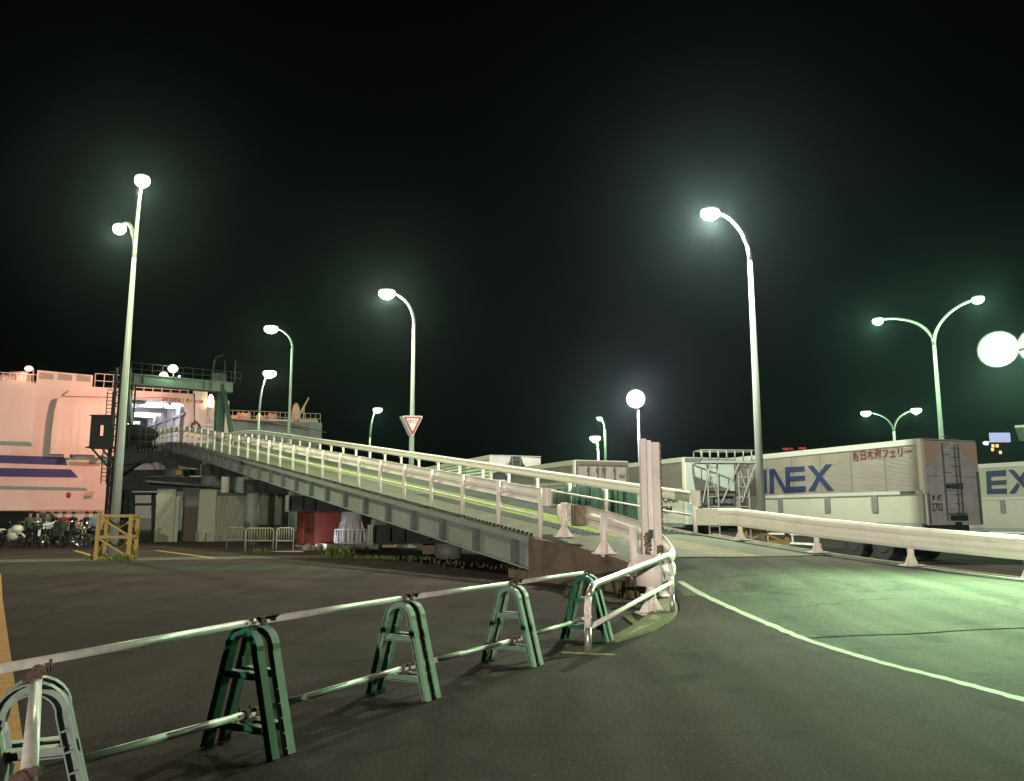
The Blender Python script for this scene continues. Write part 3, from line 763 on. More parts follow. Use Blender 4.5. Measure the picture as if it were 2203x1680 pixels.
# U-shaped pipe barrier
b0 = Vector((0.86,9.53,0)); b1 = Vector((2.52,13.16,0)); ub = thing('pipe_barrier', 'white and bare metal U-shaped pipe barrier on flat feet beside the kerb', 'barrier', b0)
d = (b1-b0); dn = d.normalized(); Lb_ = d.length; z = Vector((0,0,1)); TH = .76; TH2 = .92
m_peel = mat('peeling white paint', (.84,.78,.76), .45, dirt=(.16,.17,.16), dscale=5.5, damt=1.0)
m_bare = mat('bare scuffed steel', (.30,.33,.31), .4, metal=.7, col2=(.62,.62,.58), vscale=6)
arc0 = [b0*0 + z*.03, z*.30]
top = [z*.54]
for k in range(7):
    a = math.pi/2*k/6; top.append(dn*(.32-.32*math.cos(a)) + z*(TH-.26+.26*math.sin(a)))
end = [dn*Lb_ - (p - z*p.z) + z*(p.z*TH2/TH) for p in top[::-1]]
MB().tube([z*.03, z*.30], .041, 14).build('leg', m_bare, ub)
MB().tube([z*.30]+top[:4], .041, 14).build('leg', m_peel, ub)
MB().tube(top[3:]+end[:4], .041, 14).build('top_bar', m_bare, ub)
MB().tube(end[3:]+[dn*Lb_+z*.32], .041, 14).build('leg', m_peel, ub)
MB().tube([dn*Lb_+z*.32, dn*Lb_+z*.03], .041, 14).build('leg', m_bare, ub)
MB().tube([dn*.02+z*.29, dn*(Lb_-.02)+z*.51], .030, 12).build('lower_bar', M_white, ub)
MB().box((.0,0,.008), (.60,.09,.012), math.radians(-16)).build('foot', M_kerb, ub)
MB().box(dn*Lb_+z*.012, (.62,.10,.012), math.radians(-14)).build('foot', M_darksteel, ub)

# ================================================================== STREET LAMPS
def head_parts(t, p, dirv, em, sx=.34, sy=.22, sz=.20):
    """housing above and glowing bowl below, along arm direction"""
    d = Vector((dirv[0], dirv[1], 0)).normalized(); rz = math.atan2(d.y, d.x); M3 = Matrix.Rotation(rz, 3, 'Z'); p = Vector(p)
    hd = MB().ell(p+Vector((0,0,.02+sz*.46)), (sx*.95, sy*.95, .12), 16, 6, 0, M3, 0.0, 1.0).build('lamp_head', M_pole, t)
    bw = MB().ell(p+Vector((0,0,.02)), (sx, sy, sz), 18, 10, 0, M3, -1.0, .45).build('lamp_glass', em, hd)
    return hd
def arm_pts(base_top, head, rise=1.0):
    a = Vector(base_top); h = Vector(head); out = []
    hor = Vector((h.x-a.x, h.y-a.y, 0)); dz = h.z - a.z
    for k in range(13):
        t = k/12
        # quarter-ellipse: rises first, then runs level
        out.append(a + hor*(1-math.cos(t*math.pi/2)) + Vector((0,0,dz*math.sin(t*math.pi/2))))
    return out
def lamp(label, base, heads, zs, em, col, power, r0=.12, r1=.05, arm_drop=1.6, size=1.0, zbase=0.0, group='street lamps around the ramp and the lorry park'):
    base = Vector((base[0], base[1], zbase))
    t = thing('street_lamp', label, 'street lamp', base, 0, group)
    zt = zs - arm_drop
    MB().tube([(0,0,0),(0,0,zt*.3-zbase*.3),(0,0,zt-zbase)], [r0, r0*.85, r1*1.15], 14).build('pole', M_pole, t)
    MB().tube([(0,0,0),(0,0,.04)], r0*2.0, 12).build('base_plate', M_pole, t)
    for h in heads:
        hh = Vector((h[0], h[1], zs)) - base
        top = Vector((0,0,zt-zbase))
        pts = arm_pts(top, hh+Vector((0,0,.08)))
        MB().tube(pts, [r1*1.15-(r1*.45)*k/12 for k in range(13)], 10).build('arm', M_pole, t)
        head_parts(t, hh, (hh.x, hh.y), em, .34*size, .26*size, .22*size)
        if power: light('lamp_light', hh+Vector((0,0,-.22*size-.075)), power, col, t, .06)
    return t
def Dz(px, py, z): q = G(px, py, z); return (q[0], q[1])
# twin lamp inside the yellow guard
h1, h2 = Dz(306,390,13.2), Dz(257,493,13.2)
lamp('tall twin-headed street lamp standing inside the yellow guard frame on the left', ((h1[0]+h2[0])/2+.3,(h1[1]+h2[1])/2), [h1, h2], 13.2, E_lemon, LEMON, 2800, .17, .07, 2.0)
h = D(583,708,57.5); lamp('slender lamp rising behind the right ramp rail left of the grey ship stern', (D(621,925,57.5)[0],57.5), [(h[0],57.5)], h[2], E_green, GREENISH, 1200, .13, .07, 1.4, 1.5)
h = D(832,632,41.0); yl = lamp('tall lamp pole with the triangular sign fixed to it', (D(885,965,41.0)[0],41.0), [(h[0],41.0)], h[2], E_lemon, LEMON, 5200, .16, .07, 1.6, 1.3)
h = D(580,804,65.0); lamp('short curved lamp at the ramp crest in front of the ship deck winches', (D(556,920,65)[0],65.0), [(h[0],65.0)], h[2], E_lemon, LEMON, 900, .14, .08, 3.2, 1.6)
h = D(812,882,88.0); lamp('small distant lamp with arm bent right, just left of the triangular sign', (D(795,960,88)[0],88.0), [(h[0],88.0)], h[2], E_white, GREENISH, 1200, .14, .10, 3.0, 1.5)
h6 = D(1527,460,27.0); lamp('nearest single-arm lamp rising in front of the big lettered trailer', (D(1637,1085,27)[0],27.0), [(h6[0],27.0)], h6[2], E_green, (.98,1.0,.80), 12000, .15, .07, 1.7)
h1, h2 = Dz(1888,691,13.2), Dz(2103,645,13.2)
lamp('larger twin-headed lamp rising behind the rear of the big lettered trailer', ((h1[0]+h2[0])/2+.35,(h1[1]+h2[1])/2), [h1, h2], 13.2, E_green, GREENISH, 3500, .17, .08, 2.0, 1.0)
h1, h2 = Dz(1862,889,13.2), Dz(1970,883,13.2)
lamp('smaller distant twin-headed lamp rising above the big lettered trailer', (D(1923,940,(h1[1]+h2[1])/2)[0],(h1[1]+h2[1])/2), [h1, h2], 13.2, E_green, GREENISH, 1800, .17, .12, 2.2, 1.7)
h = D(1280,943,100.0); lamp('small distant green lamp just left of the bright pinkish floodlight', (D(1287,985,100)[0],100.0), [(h[0],100)], h[2], E_green, GREENISH, 3000, .14, .12, 1.2, 2.0)
h = D(1289,900,88.0); lamp('tiny higher white lamp above the small distant green one', (D(1302,985,88)[0],88.0), [(h[0],88)], h[2], E_white, GREENISH, 1500, .15, .12, 1.2, .9)
# floodlights
def flood(label, base, z, heads, em, col, power, size=.5, zpole=None, aim=None, cone=None, laim=None, group='floodlights on poles'):
    t = thing('floodlight_pole', label, 'floodlight', (base[0], base[1], 0), 0, group)
    MB().tube([(0,0,0),(0,0,z-.4)], [.14,.09], 14).build('pole', M_pole, t)
    for hx, hy, hz in heads:
        p = Vector((hx-base[0], hy-base[1], hz))
        MB().bar((0,0,z-.45), p+Vector((0,0.25,-.1)), .07, .07).build('bracket', M_pole, t)
        dirv = Vector((-hx, -hy, 1.0-hz)) if aim is None else Vector(aim) - Vector((hx, hy, hz))
        dirv.normalize(); q = dirv.to_track_quat('Z', 'Y').to_matrix()
        hd = MB().ell(p - dirv*.03, (size*1.08, size*1.08, size*.6), 18, 6, 0, q, -1.0, 0.0).build('lamp_head', M_pole, t)
        MB().ell(p, (size, size, size*.28), 20, 6, 0, q, 0.0, 1.0).build('lamp_glass', em, hd)
        if power: light('lamp_light', p+dirv*(size*.3+.12), power, col, t, .15, cone, (Vector(laim)-Vector((base[0], base[1], 0)) if laim else p+dirv*5) if cone else None)
    return t
h = D(1367,858,72.0); flood('bright pinkish floodlight on a pole beyond the parked trailers', (D(1376,985,72)[0],72.3), h[2]+.3, [tuple(h)], E_pink, PINKISH, 12000, .80)
h = D(2147,752,16.8); h2 = D(2233,742,17.1)
flood('big greenish floodlight pair at the right picture edge', (h[0]+2.3,17.2), h[2]+.9, [tuple(h), tuple(h2)], E_green, (.60,1.0,.53), 8200, .37, aim=(7,6,0), cone=88, laim=(7.8,12.8,0))
# lamp behind the camera whose warm light falls on everything facing us
flood('warm floodlight on a pole far behind the camera', (-12,-41), 4.1, [(-12,-40.4,3.6)], E_pink, WARM, 90000, .45, aim=(0,60,2))

# yellow guard frames round lamp feet
def guard(label, c, w, hgt, rz):
    t = thing('pole_guard', label, 'guard frame', (c[0], c[1], 0), rz, 'yellow lattice guards round lamp feet')
    k = w/2
    for x, y in ((-k,-k),(k,-k),(k,k),(-k,k)): MB().bx(x-.06,x+.06,y-.06,y+.06,0,hgt).build('corner_post', M_yellow, t)
    for i, ((x0,y0),(x1,y1)) in enumerate((((-k,-k),(k,-k)),((k,-k),(k,k)),((k,k),(-k,k)),((-k,k),(-k,-k)))):
        b = MB(); dx, dy = (x1-x0), (y1-y0); L = math.hypot(dx,dy); ux, uy = dx/L*.062, dy/L*.062
        for zz in (.08, hgt*.5, hgt-.06): b.bar((x0+ux,y0+uy,zz),(x1-ux,y1-uy,zz),.06,.10)
        b.build('rail', M_yellow, t)
        b = MB()
        b.bar((x0+ux,y0+uy,hgt-.12),(x1-ux,y1-uy,hgt*.5+.06),.04,.07); b.bar((x0+ux,y0+uy,hgt*.5-.06),(x1-ux,y1-uy,.14),.04,.07)
        b.build('brace', M_yellow, t)
    return t
gc = G(246,1201); guard('yellow lattice guard frame round the twin lamp foot near the motorcycles', (-14.2,29.75), 1.06, 1.60, math.radians(12))
guard('yellow braced guard frame round the lamp foot behind the white road rail', (D(1645,1130,27)[0],27.0), 1.35, 1.35, math.radians(-20))
# give-way style sign on the lamp pole
sp_ = D(887,915,40.55); sg = thing('road_sign', 'red bordered inverted triangle sign on the tall lamp pole', 'sign', (sp_[0], 40.6, sp_[2]), math.radians(8))
S = .50
tri = lambda s: [(-s*.82, s*.70), (-s*.74, s*.80), (s*.74, s*.80), (s*.82, s*.70), (s*.07, -s*.85), (-s*.07, -s*.85)]
def shp(sz): return [(x*sz, z*sz) for x, z in tri(1)]
fnS = lambda a, b_, dd: (a, dd, b_)
MB().prism(shp(S*1.22), fnS, -.03, .0).build('white_rim', M_signwhite, sg)
MB().prism(shp(S*1.10), fnS, -.036, -.031).build('red_border', M_signred, sg)
MB().prism([(x*.62, z*.62+.06) for x, z in shp(S*1.22)], fnS, -.042, -.037).build('white_field', M_signwhite, sg)
text('徐行', 'lettering', .24, (-.25,-.046,.12), (1,0,0), (0,0,1), mat('lettering grey', (.07,.07,.08)), sg, .001)
bk = MB().prism([(x-.16, z) for x, z in shp(S*1.22)], fnS, .20, .23); bk.build('back_plate', M_pole, sg)
fb = MB(); fb.box((0,.10,.30),(.5,.2,.05)); fb.box((0,.10,-.12),(.25,.2,.05)); fb.build('clamp', M_pole, sg)

# ================================================================== SHIP
def U(px, py): return hullp(px, py)
ship = thing('ferry', 'huge white ferry with blue and teal stripes moored behind the ramp', 'ship', HP(0, 0))
so = -HP(0, 0)
def HL(u, z, d=0.0): return HP(u, z, d) + so
fnH = lambda a, b_, dd: HL(a, b_, dd)
IX = np.array([-.60,.80])
def fnI(a, b_, dd):
    q = HL(a, b_); return q + Vector((IX[0]*dd, IX[1]*dd, 0))
uL = -48.0
dl, dr = U(262,880)[0], U(402,880)[0]; dt = U(335,861)[1]; dbm = U(335,960)[1]
u_m, zt_m = U(447,836)
ztop = U(300,838)[1]; u_b0, u_b1 = U(80,800)[0], U(200,806)[0]; ztb = U(140,800)[1]
hb = MB()
TK = 0.5
rad = 1.1
# main wall pieces round the stern door (prisms butt edge to edge)
hb.prism([(uL,-2.5),(dl,-2.5),(dl,ztop),(u_b1,ztop),(u_b1,ztop+.02),(u_b0-3.0,ztop),(u_b0-8,ztop-.5),(uL,ztop-.6)][:2]+[(dl,ztop),(u_b0+.3,ztop+.0),(u_b0-2.2,ztop+.12),(u_b0-4.5,ztop-.28),(uL,ztop-.35)], fnH, 0, TK)
hb.prism([(dl,-2.5),(dr,-2.5),(dr,dbm),(dl,dbm)], fnH, 0, TK)
arcR = [(dr-rad+rad*math.sin(a), dt-rad+rad*math.cos(a)) for a in [k*math.pi/2/6 for k in range(7)]]
gl0, gl1 = U(276,836)[0], U(412,836)[0]; gz0, gz1 = U(340,843)[1], U(340,829)[1]
hb.prism([(dl,dt)] + arcR + [(dr,gz0),(dl,gz0)], fnH, 0, TK)
hb.prism([(dr,-2.5),(u_m,-2.5),(u_m,zt_m),(dr+.5,zt_m),(dr+.5,gz0),(dr,gz0)], fnH, 0, TK)
hull = hb.build('hull', M_hull, ship)
# superstructure body behind the plating
bb = MB(); bb.prism([(uL,-2.5),(u_b0-4.5,-2.5),(u_b0-4.5,ztop-.3),(uL,ztop-.4)], fnH, TK, 20)
bb.prism([(u_b0-4.5,-2.5),(dl-.6,-2.5),(dl-.6,ztop-.02),(u_b0-4.5,ztop-.02)], fnH, TK+.002, 20)
bb.build('deckhouse', M_hull, ship)
# bulwark screen with grey panels
b = MB().prism([(u_b0,ztop),(u_b1,ztop),(u_b1,ztb-.15),(u_b0,ztb)], fnH, .02, .3); scr = b.build('bulwark', M_hull, ship)
zs0, zs1 = U(140,818)[1], U(140,804)[1]; du = (u_b1-u_b0)/3
for k in range(3): MB().prism([(u_b0+du*k+.18,zs0),(u_b0+du*(k+1)-.18,zs0),(u_b0+du*(k+1)-.18,zs1-.1),(u_b0+du*k+.18,zs1)], fnH, -.03, .018).build('screen_panel', mat('louvre grey', (.34,.33,.29), .7), scr)
# gallery over the door with stanchions
b = MB()
b.prism([(dl,gz1),(dr+.5,gz1),(dr+.5,gz1+.12),(dl,gz1+.12)], fnH, .0, .12)
b.prism([(dl,gz0),(dr,gz0),(dr,gz0+.02),(dl,gz0+.02)], fnH, TK, 4.5)
for k in range(8):
    u = dl+.2+(dr-dl)*k/7.2; b.bar(HL(u,gz0,.06), HL(u,gz1,.06), .09, .09)
b.prism([(dl,(gz0+gz1)/2-.03),(dr,(gz0+gz1)/2-.03),(dr,(gz0+gz1)/2+.03),(dl,(gz0+gz1)/2+.03)], fnH, .04, .08)
b.build('gallery_rail', M_hull, ship)
MB().prism([(dl,gz0+.03),(dr+.4,gz0+.03),(dr+.4,gz1+.05),(dl,gz1+.05)], fnH, 4.5, 4.7).build('gallery_back', M_darksteel, ship)
# stripes
def stripe(p, m, nm='stripe', d=-.012):
    MB().prism([U(*q) for q in p], fnH, d, -.001).build(nm, m, ship)
stripe([(-200,955),(0,948.5),(66,950.5),(70,960.5),(0,957.5),(-200,965)], M_teal)
stripe([(-200,984),(0,979),(138,983),(146,1001),(0,996),(-200,1002)], M_blue)
stripe([(-200,1008),(0,1006.5),(152,1009.5),(169,1027.5),(0,1025),(-200,1028)], M_blue)
stripe([(-200,1046),(0,1045),(184,1049),(190,1056),(0,1053),(-200,1055)], M_teal)
stripe([(146,992.5),(216,995),(216,1003),(150,1001.5)], mat('ship grey band', (.30,.27,.22)), 'lower_band')
# raised side door panel that throws its shade to the left
MB().prism([U(*q) for q in ((108,978),(112,930),(118,885),(124,862),(130,857),(216,860),(222,981))], fnH, -1.0, -.02).build('side_door', M_hull, ship, .05)
for px in (145,232,210): MB().prism([U(px-6,979),U(px+6,979),U(px+6,986),U(px-6,986)], fnH, -1.15, -.02).build('hinge', M_hull, ship)
# ledges / fenders
def ledge(p, d=-.7, m=M_hull, nm='ledge'): MB().prism([U(*q) for q in p], fnH, d, -.012).build(nm, m, ship)
ledge([(139,851),(152,841),(262,845),(345,849),(352,855),(290,857),(139,853)], -.55)
ledge([(184,1060),(196,1056),(204,1057),(200,1066),(184,1068)], -.4, mat('ship tan ledge', (.5,.42,.35)))  # ledge in a darker, browner tone than the hull
MB().ell(HL(*U(147,1065), -.02), (.28,.1,.28), 12, 6).build('hull_mark', M_signred, ship)
ledge([(430,914),(460,914),(460,917),(430,917)], -.4)
# lower plating lip
ledge([(-200,1098),(160,1096),(222,1097),(222,1101),(160,1101),(-200,1103)], -.25, mat('ship lip', (.42,.36,.30)))
# rust stains and pipes on the hull near the door
b = MB()
b.tube([HL(*U(418,846),-.08), HL(*U(418,915),-.08)], .05, 6)
b.tube([HL(*U(410,925),-.1), HL(*U(413,912),-.3), HL(*U(420,907),-.3), HL(*U(427,913),-.3), HL(*U(432,928),-.1)], .11, 8)
b.build('hull_pipe', mat('hull pipe', (.10,.06,.05)), ship)
ut0, ut1 = U(348,859)[0], U(437,866)[0]
text('車輌制限高さ 最大 4.15M', 'lettering', .50, HL(ut0, U(392,865)[1], -.03), (HD[0],HD[1],0), (0,0,1), mat('lettering brown', (.28,.15,.10)), ship, .006, .010, 1.0, width=ut1-ut0)
# interior car deck
i0, i1 = dl-5.5, dr+.25
ib = MB()
ib.prism([(i0,dt+.15),(i1,dt+.15),(i1,dt+.35),(i0,dt+.35)], fnI, .56, 40)
ib.prism([(i1,dbm-.6),(i1+.2,dbm-.6),(i1+.2,dt+.15),(i1,dt+.15)], fnI, .56, 40)
ib.prism([(i0-.2,dbm-.6),(i0,dbm-.6),(i0,dt+.15),(i0-.2,dt+.15)], fnI, .56, 40)
ib.prism([(i0,dbm-.6),(i1,dbm-.6),(i1,dt+.15),(i0,dt+.15)], fnI, 40, 40.2)
ib.prism([(i0,dbm-.62),(i1,dbm-.62),(i1,dbm-.02),(i0,dbm-.02)], fnI, .56, 40)
ib.build('car_deck', mat('car deck paint', (.30,.31,.33), .6, var=.15, vscale=1.0, dirt=(.10,.10,.11), dscale=.7, damt=.8), ship)
fr = MB()
for k in range(11):
    dd = 2+k*3.4
    fr.prism([(i1-.35,dbm),(i1-.02,dbm),(i1-.02,dt+.12),(i1-.35,dt+.12)], fnI, dd, dd+.35)
    fr.prism([(i0,dt-.22),(i1-.36,dt-.22),(i1-.36,dt+.13),(i0,dt+.13)], fnI, dd, dd+.15)
fr.prism([(i1-.30,dt-1.2),(i1-.03,dt-1.2),(i1-.03,dt-.95),(i1-.30,dt-.95)], fnI, 1, 38)
fr.build('deck_frame', mat('deck frame grey', (.16,.165,.18), .6, var=.2, vscale=2), ship)
for (px, py, dd) in ((332,868,3.0),(386,868.5,3.0),(306,889,13.0),(350,890,13.0),(300,903,23.0),(332,902,23.0)):
    p_ = H0 + dd*IX; q_ = PL(px, py, p_, HD); uu = float((q_[:2]-p_)@HD)
    MB().prism([(uu-1.0,dt-.16),(uu+1.0,dt-.16),(uu+1.0,dt-.04),(uu-1.0,dt-.04)], fnI, dd-1.2, dd+1.6).build('deck_light', E_tube, ship)
for dd in (5, 17, 29): light('deck_glow', fnI((i0+i1)/2+1, dt-1.0, dd), 650, (.93,.95,1.0), ship, .4)
# aft lower stern section
us0, zs_ = U(447,900); us1 = U(632,905)[0]; us2, zs2 = U(694,909)
b = MB().prism([(u_m,-2.5),(us1,-2.5),(us1,U(632,901)[1]),(u_m,zs_)], fnH, .6, 14); b.build('stern', M_hull, ship)
um2 = U(540,903)[0]
b = MB().prism([(us1-6.2,-2.5),(us2,-2.5),(us2,zs2),(us1-6.2,U(555,903)[1])], fnH, .30, .59); b.build('stern_plate', M_hulldim, ship)  # same hull; its dimmer light is put into the colour
b = MB()
for k in range(22):
    u = u_m+.5+k*(us2-u_m-.6)/21; zz = float(np.interp(u,[u_m,us2],[zs_,zs2])); b.bar(HL(u,zz,.8), HL(u,zz+1.05,.8), .05, .05)
for dz in (.5,1.05): b.bar(HL(u_m+.5,zs_+dz,.8), HL(us2-.1,zs2+dz,.8), .05, .05)
b.build('deck_railing', mat('railing cream', (.55,.48,.38)), ship)
m_cream = mat('deck gear cream', (.55,.46,.34), .6, var=.2, vscale=2, dirt=(.25,.18,.12), dscale=2)
def gear(px, py, pw, ph, nm='winch'):
    u, zz = U(px, py); s = 80/F
    b = MB(); w_, h_ = pw*s, ph*s
    c = HL(u, zz, 4.0)
    b.tube([c+Vector((-w_*.45,0,h_*.5)), c+Vector((w_*.45,0,h_*.5))], h_*.42, 14)
    for x in (-.48,-.1,.48): b.tube([c+Vector((w_*x-.08,0,h_*.5)), c+Vector((w_*x+.08,0,h_*.5))], h_*.55, 14)
    b.bx(c.x-w_*.5, c.x+w_*.5, c.y-.6, c.y+.6, c.z-1.0, c.z+h_*.2)
    b.build(nm, m_cream, ship)
gear(513,898,14,14); gear(536,897,26,20); gear(575,897,20,14); gear(600,897,16,18); gear(498,900,10,10)
c = HL(*U(649,905), 3.5)                       # davit post and boom
b = MB(); b.ell(c+Vector((0,0,1.0)), (.5,.4,1.4), 12, 8); b.tube([c+Vector((.2,0,.6)), c+Vector((1.4,0,3.0))], [.16,.07], 8); b.tube([c+Vector((.9,0,0)), c+Vector((.9,0,1.9))], .07, 6)
b.bx(c.x+.5,c.x+2.4,c.y-.5,c.y+.5,c.z-1.2,c.z+.5); b.build('davit', m_cream, ship)
b = MB()
for (x0,y0,x1,y1) in ((490,902,600,915),(500,902,640,925),(560,905,650,930),(600,905,690,935)): b.tube([HL(*U(x0,y0),.2), HL(*U(x1,y1),-2.5)], .05, 5)
b.build('mooring_line', mat('rope dark', (.10,.07,.06)), ship)
# life-raft drums and lamp on the upper deck (left)
def drum(px, py, s_):
    u, zz = U(px, py); c = HL(u, zz, 1.6); b = MB(); r = s_
    b.tube([c+Vector((-r*.9,0,0)), c+Vector((-r*.6,0,0)), c+Vector((r*.6,0,0)), c+Vector((r*.9,0,0))], [r*.6,r*.85,r*.85,r*.6], 16)
    b.bar(c+Vector((-r*.5,0,-r*.5)), c+Vector((-r*.6,0,-r*1.5)), .12, .12); b.bar(c+Vector((r*.5,0,-r*.5)), c+Vector((r*.5,0,-r*1.5)), .12, .12)
    b.build('life_raft_drum', M_hull, ship)
drum(37,815,1.15); drum(-2,818,.95)
b = MB()
uu0, uu1 = U(-60,835)[0], U(78,826)[0]
for k in range(10):
    u = uu0+(uu1-uu0)*k/9; b.bar(HL(u,ztop-.4,.5), HL(u,ztop+.9,.5), .06, .06)
for dz in (.2,.9): b.bar(HL(uu0,ztop-.0+dz,.5), HL(uu1,ztop+dz,.5), .06, .06)
b.build('upper_railing', M_hull, ship); b = MB()
u0_, u1_ = U(203,830)[0], U(262,832)[0]
for k in range(4):
    u = u0_+(u1_-u0_)*k/3; b.bar(HL(u,ztop,.5), HL(u,ztop+1.4,.5), .06, .06)
for dz in (.7,1.4): b.bar(HL(u0_,ztop+dz,.5), HL(u1_,ztop+dz,.5), .06, .06)
b.build('upper_railing', M_hull, ship)
c = HL(*U(70,822), .9); ct = HL(*U(70,792), .9); hd = HL(*U(61,792), .3)
MB().tube([c, ct, ct+Vector((-.15,0,.25)), hd+Vector((.1,0,.25)), hd], .07, 8).build('deck_lamp_post', M_hull, ship)
MB().ell(hd, (.34,.34,.26), 14, 8).build('deck_lamp', E_salmon, ship)
light('deck_lamp_light', hd+Vector((0,-.9,-.1)), 110, SALMON, ship, .2)
# glowing stern lamp beside the gap
c = HL(*U(452,866), -.5); b = MB(); b.ell(c, (.30,.30,.80), 14, 8); b.build('stern_lamp', emit('stern lamp glow', (1.0,.62,.40), 9), ship)
MB().tube([c+Vector((0,0,-.55)), c+Vector((-.05,0,-1.3)), c+Vector((0,0,-2.2))], [.35,.22,.08], 12).build('stern_lamp_post', M_hull, ship)
light('stern_fill_light', HL(u_m+4, zs_+4.5, 1.5), 900, SALMON, ship, .2)  # added light without a fixture, brightens the gear on the stern deck
MB().prism([(u_m,zs_-.5),(u_m+2.4,zs_-.5),(u_m+2.4,zs_+2.2),(u_m,zs_+2.2)], fnH, 2.0, 6).build('stern_cabin', M_hull, ship)

# ------------------------------------------------------------------ portal frame and tower at the ship end
Lc_ = D(266,1100,66.5); Rc_ = D(472,900,70.5)
zb0, zb1 = D(370,834,68.5)[2], D(370,816,68.5)[2]
po = thing('portal_frame', 'green steel portal gantry standing over the ship end of the ramp', 'gantry', (Lc_[0], 66.5, 0))
L0 = Vector((0,0,0)); R0 = Vector((Rc_[0]-Lc_[0], 4.0, 0))
zlow = D(266,972,66.5)[2]
MB().tube([L0, L0+Vector((0,0,zlow))], .52, 20).build('column', M_steelgreen, po)
b = MB()
for x, y in ((-.45,-.3),(.1,-.3),(.1,.3),(-.45,.3)): b.tube([(x,y,zlow-.2),(x,y,zb0+.2)], .07, 8)
for k in range(9): zz = zlow+.3+k*(zb0-zlow-.5)/8; b.bar((-.45,-.3,zz),(.1,-.3,zz),.05,.05); b.bar((-.45,.3,zz),(.1,.3,zz),.05,.05)
b.build('lattice_post', M_darksteel, po)
MB().tube([R0, R0+Vector((0,0,zb1-.1))], .44, 20).build('column', M_steelgreen, po)
hv = (R0-L0).normalized()
b = MB(); b.bar(L0-hv*.6+Vector((0,0,(zb0+zb1)/2)), R0+hv*.9+Vector((0,0,(zb0+zb1)/2)), .8, zb1-zb0)
b.bar(L0-hv*.6+Vector((0,0,zb1+.04)), R0+hv*.9+Vector((0,0,zb1+.04)), 1.1, .08); b.bar(L0-hv*.6+Vector((0,0,zb0-.04)), R0+hv*.9+Vector((0,0,zb0-.04)), 1.1, .08)
bm_ = b.build('crossbeam', M_steelgreen, po)
b = MB()
for f in (.04,.14,.62+.2,.90): b.bar(hv*(R0.length*f)+Vector((0,-.45,zb0+.01)), hv*(R0.length*f)+Vector((0,-.45,zb1-.01)), .12, .35)
b.build('beam_plate', M_darksteel, bm_)
b = MB()
for k in range(13):
    p = L0-hv*.8+(R0-L0+hv*2.6)*(k/12); b.tube([p+Vector((0,-.5,zb1)), p+Vector((0,-.5,zb1+1.0))], .02, 6)
for dz in (.5,1.0): b.tube([L0-hv*.8+Vector((0,-.5,zb1+dz)), R0+hv*1.8+Vector((0,-.5,zb1+dz))], .02, 6)
b.build('walkway_railing', M_darksteel, po)
b = MB()
for dx in (-.7,.3,1.2): b.tube([R0+Vector((dx,-.2,zb1)), R0+Vector((dx,-.2,zb1+2.0))], .05, 6)
b.box(R0+Vector((-.2,0,zb1+.5)), (1.0,.7,.7)); b.tube([R0+Vector((-1.0,0,zb1)), R0+Vector((-.6,0,zb1+2.3)), R0+Vector((0,0,zb1+2.5))], .05, 6)
b.build('machinery', M_darksteel, po)
br0 = D(481,840,70.0)-Lc_*0; br1 = D(500,925,70.0)
MB().tube([Vector(br0)-Vector((Lc_[0],66.5,0)), Vector(br1)-Vector((Lc_[0],66.5,0))+Vector((.9,0,-4.5))], .20, 12).build('brace', M_steelgreen, po)
br2 = D(277,835,66); br3 = D(286,935,66)
MB().tube([Vector(br2)-Vector((Lc_[0],66.5,0)), Vector(br3)-Vector((Lc_[0],66.5,0))], .13, 10).build('brace', M_pole, po)
def wl_lamp(label, px, py, Y, s_, em, col, power, dirr, aim=None):
    c = D(px, py, Y); t = thing('wall_lamp', label, 'lamp', tuple(c), 0, 'lamps on the ramp gantry')
    zt = zb1
    MB().tube([(0,0.2,zt-c[2]),(0,.15,-.1)], .05, 8).build('stem', M_pole, t)
    MB().ell((0,0,0), (s_,s_*.8,s_*.85), 16, 8).build('lamp_glass', em, t)
    if power:
        if aim is not None: light('lamp_light', Vector(dirr)*(s_+.25), power, col, t, .12, 150, aim-Vector([float(k) for k in c]))
        else: light('lamp_light', Vector(dirr)*(s_+.25), power, col, t, .12)
wl_lamp('greenish lamp on a short stem above the green gantry beam', 372, 793, 67.5, .40, E_green, GREENISH, 420, (0,-1,0))
wl_lamp('salmon coloured lamp low on the green gantry beam', 352, 808, 67.9, .36, E_salmon, SALMON, 11500, (0.0,.8,.5), HP(-14,7))
wl_lamp('tiny white lamp to the right on the green gantry beam', 385.5, 809.5, 67.9, .10, E_white, GREENISH, 0, (0,-1,0))
# lattice tower with control cabin
tw = D(243,1100,65.0); tt = thing('lattice_tower', 'dark lattice ladder tower left of the green gantry column', 'tower', (tw[0],65.0,0))
zt = D(243,792,65)[2]; b = MB()
for x, y in ((-.35,-.4),(.35,-.4),(.35,.4),(-.35,.4)): b.bx(x-.09,x+.09,y-.09,y+.09,0,zt)
b.build('legs_frame', M_darksteel, tt)
b = MB(); k = 0
while k*.9 < zt-1:
    z0 = .3+k*.9; b.bar((-.35,-.4,z0),(.35,-.4,z0+.9),.06,.06); b.bar((.35,-.4,z0),(.35,.4,z0+.9),.06,.06); b.bar((-.35,-.42,z0),(.35,-.42,z0),.07,.09); k += 1
b.bx(-.3,.3,-.2,.2,0,zt*.45)
b.build('lattice', M_darksteel, tt)
b = MB(); lx = -.62
for x in (-.85,-.42): b.bx(x-.03,x+.03,-.62,-.56,zt*.30,zt-2)
for k in range(30): b.bx(-.85,-.42,-.61,-.57,zt*.32+k*.3,zt*.32+k*.3+.05)
b.build('ladder', M_darksteel, tt)
c0 = D(188,1000,63.6); c1 = D(234,1000,63.6); za, zb = D(200,961,63.6)[2], D(200,895+22,63.6)[2]
zb = D(200,895,63.6)[2]
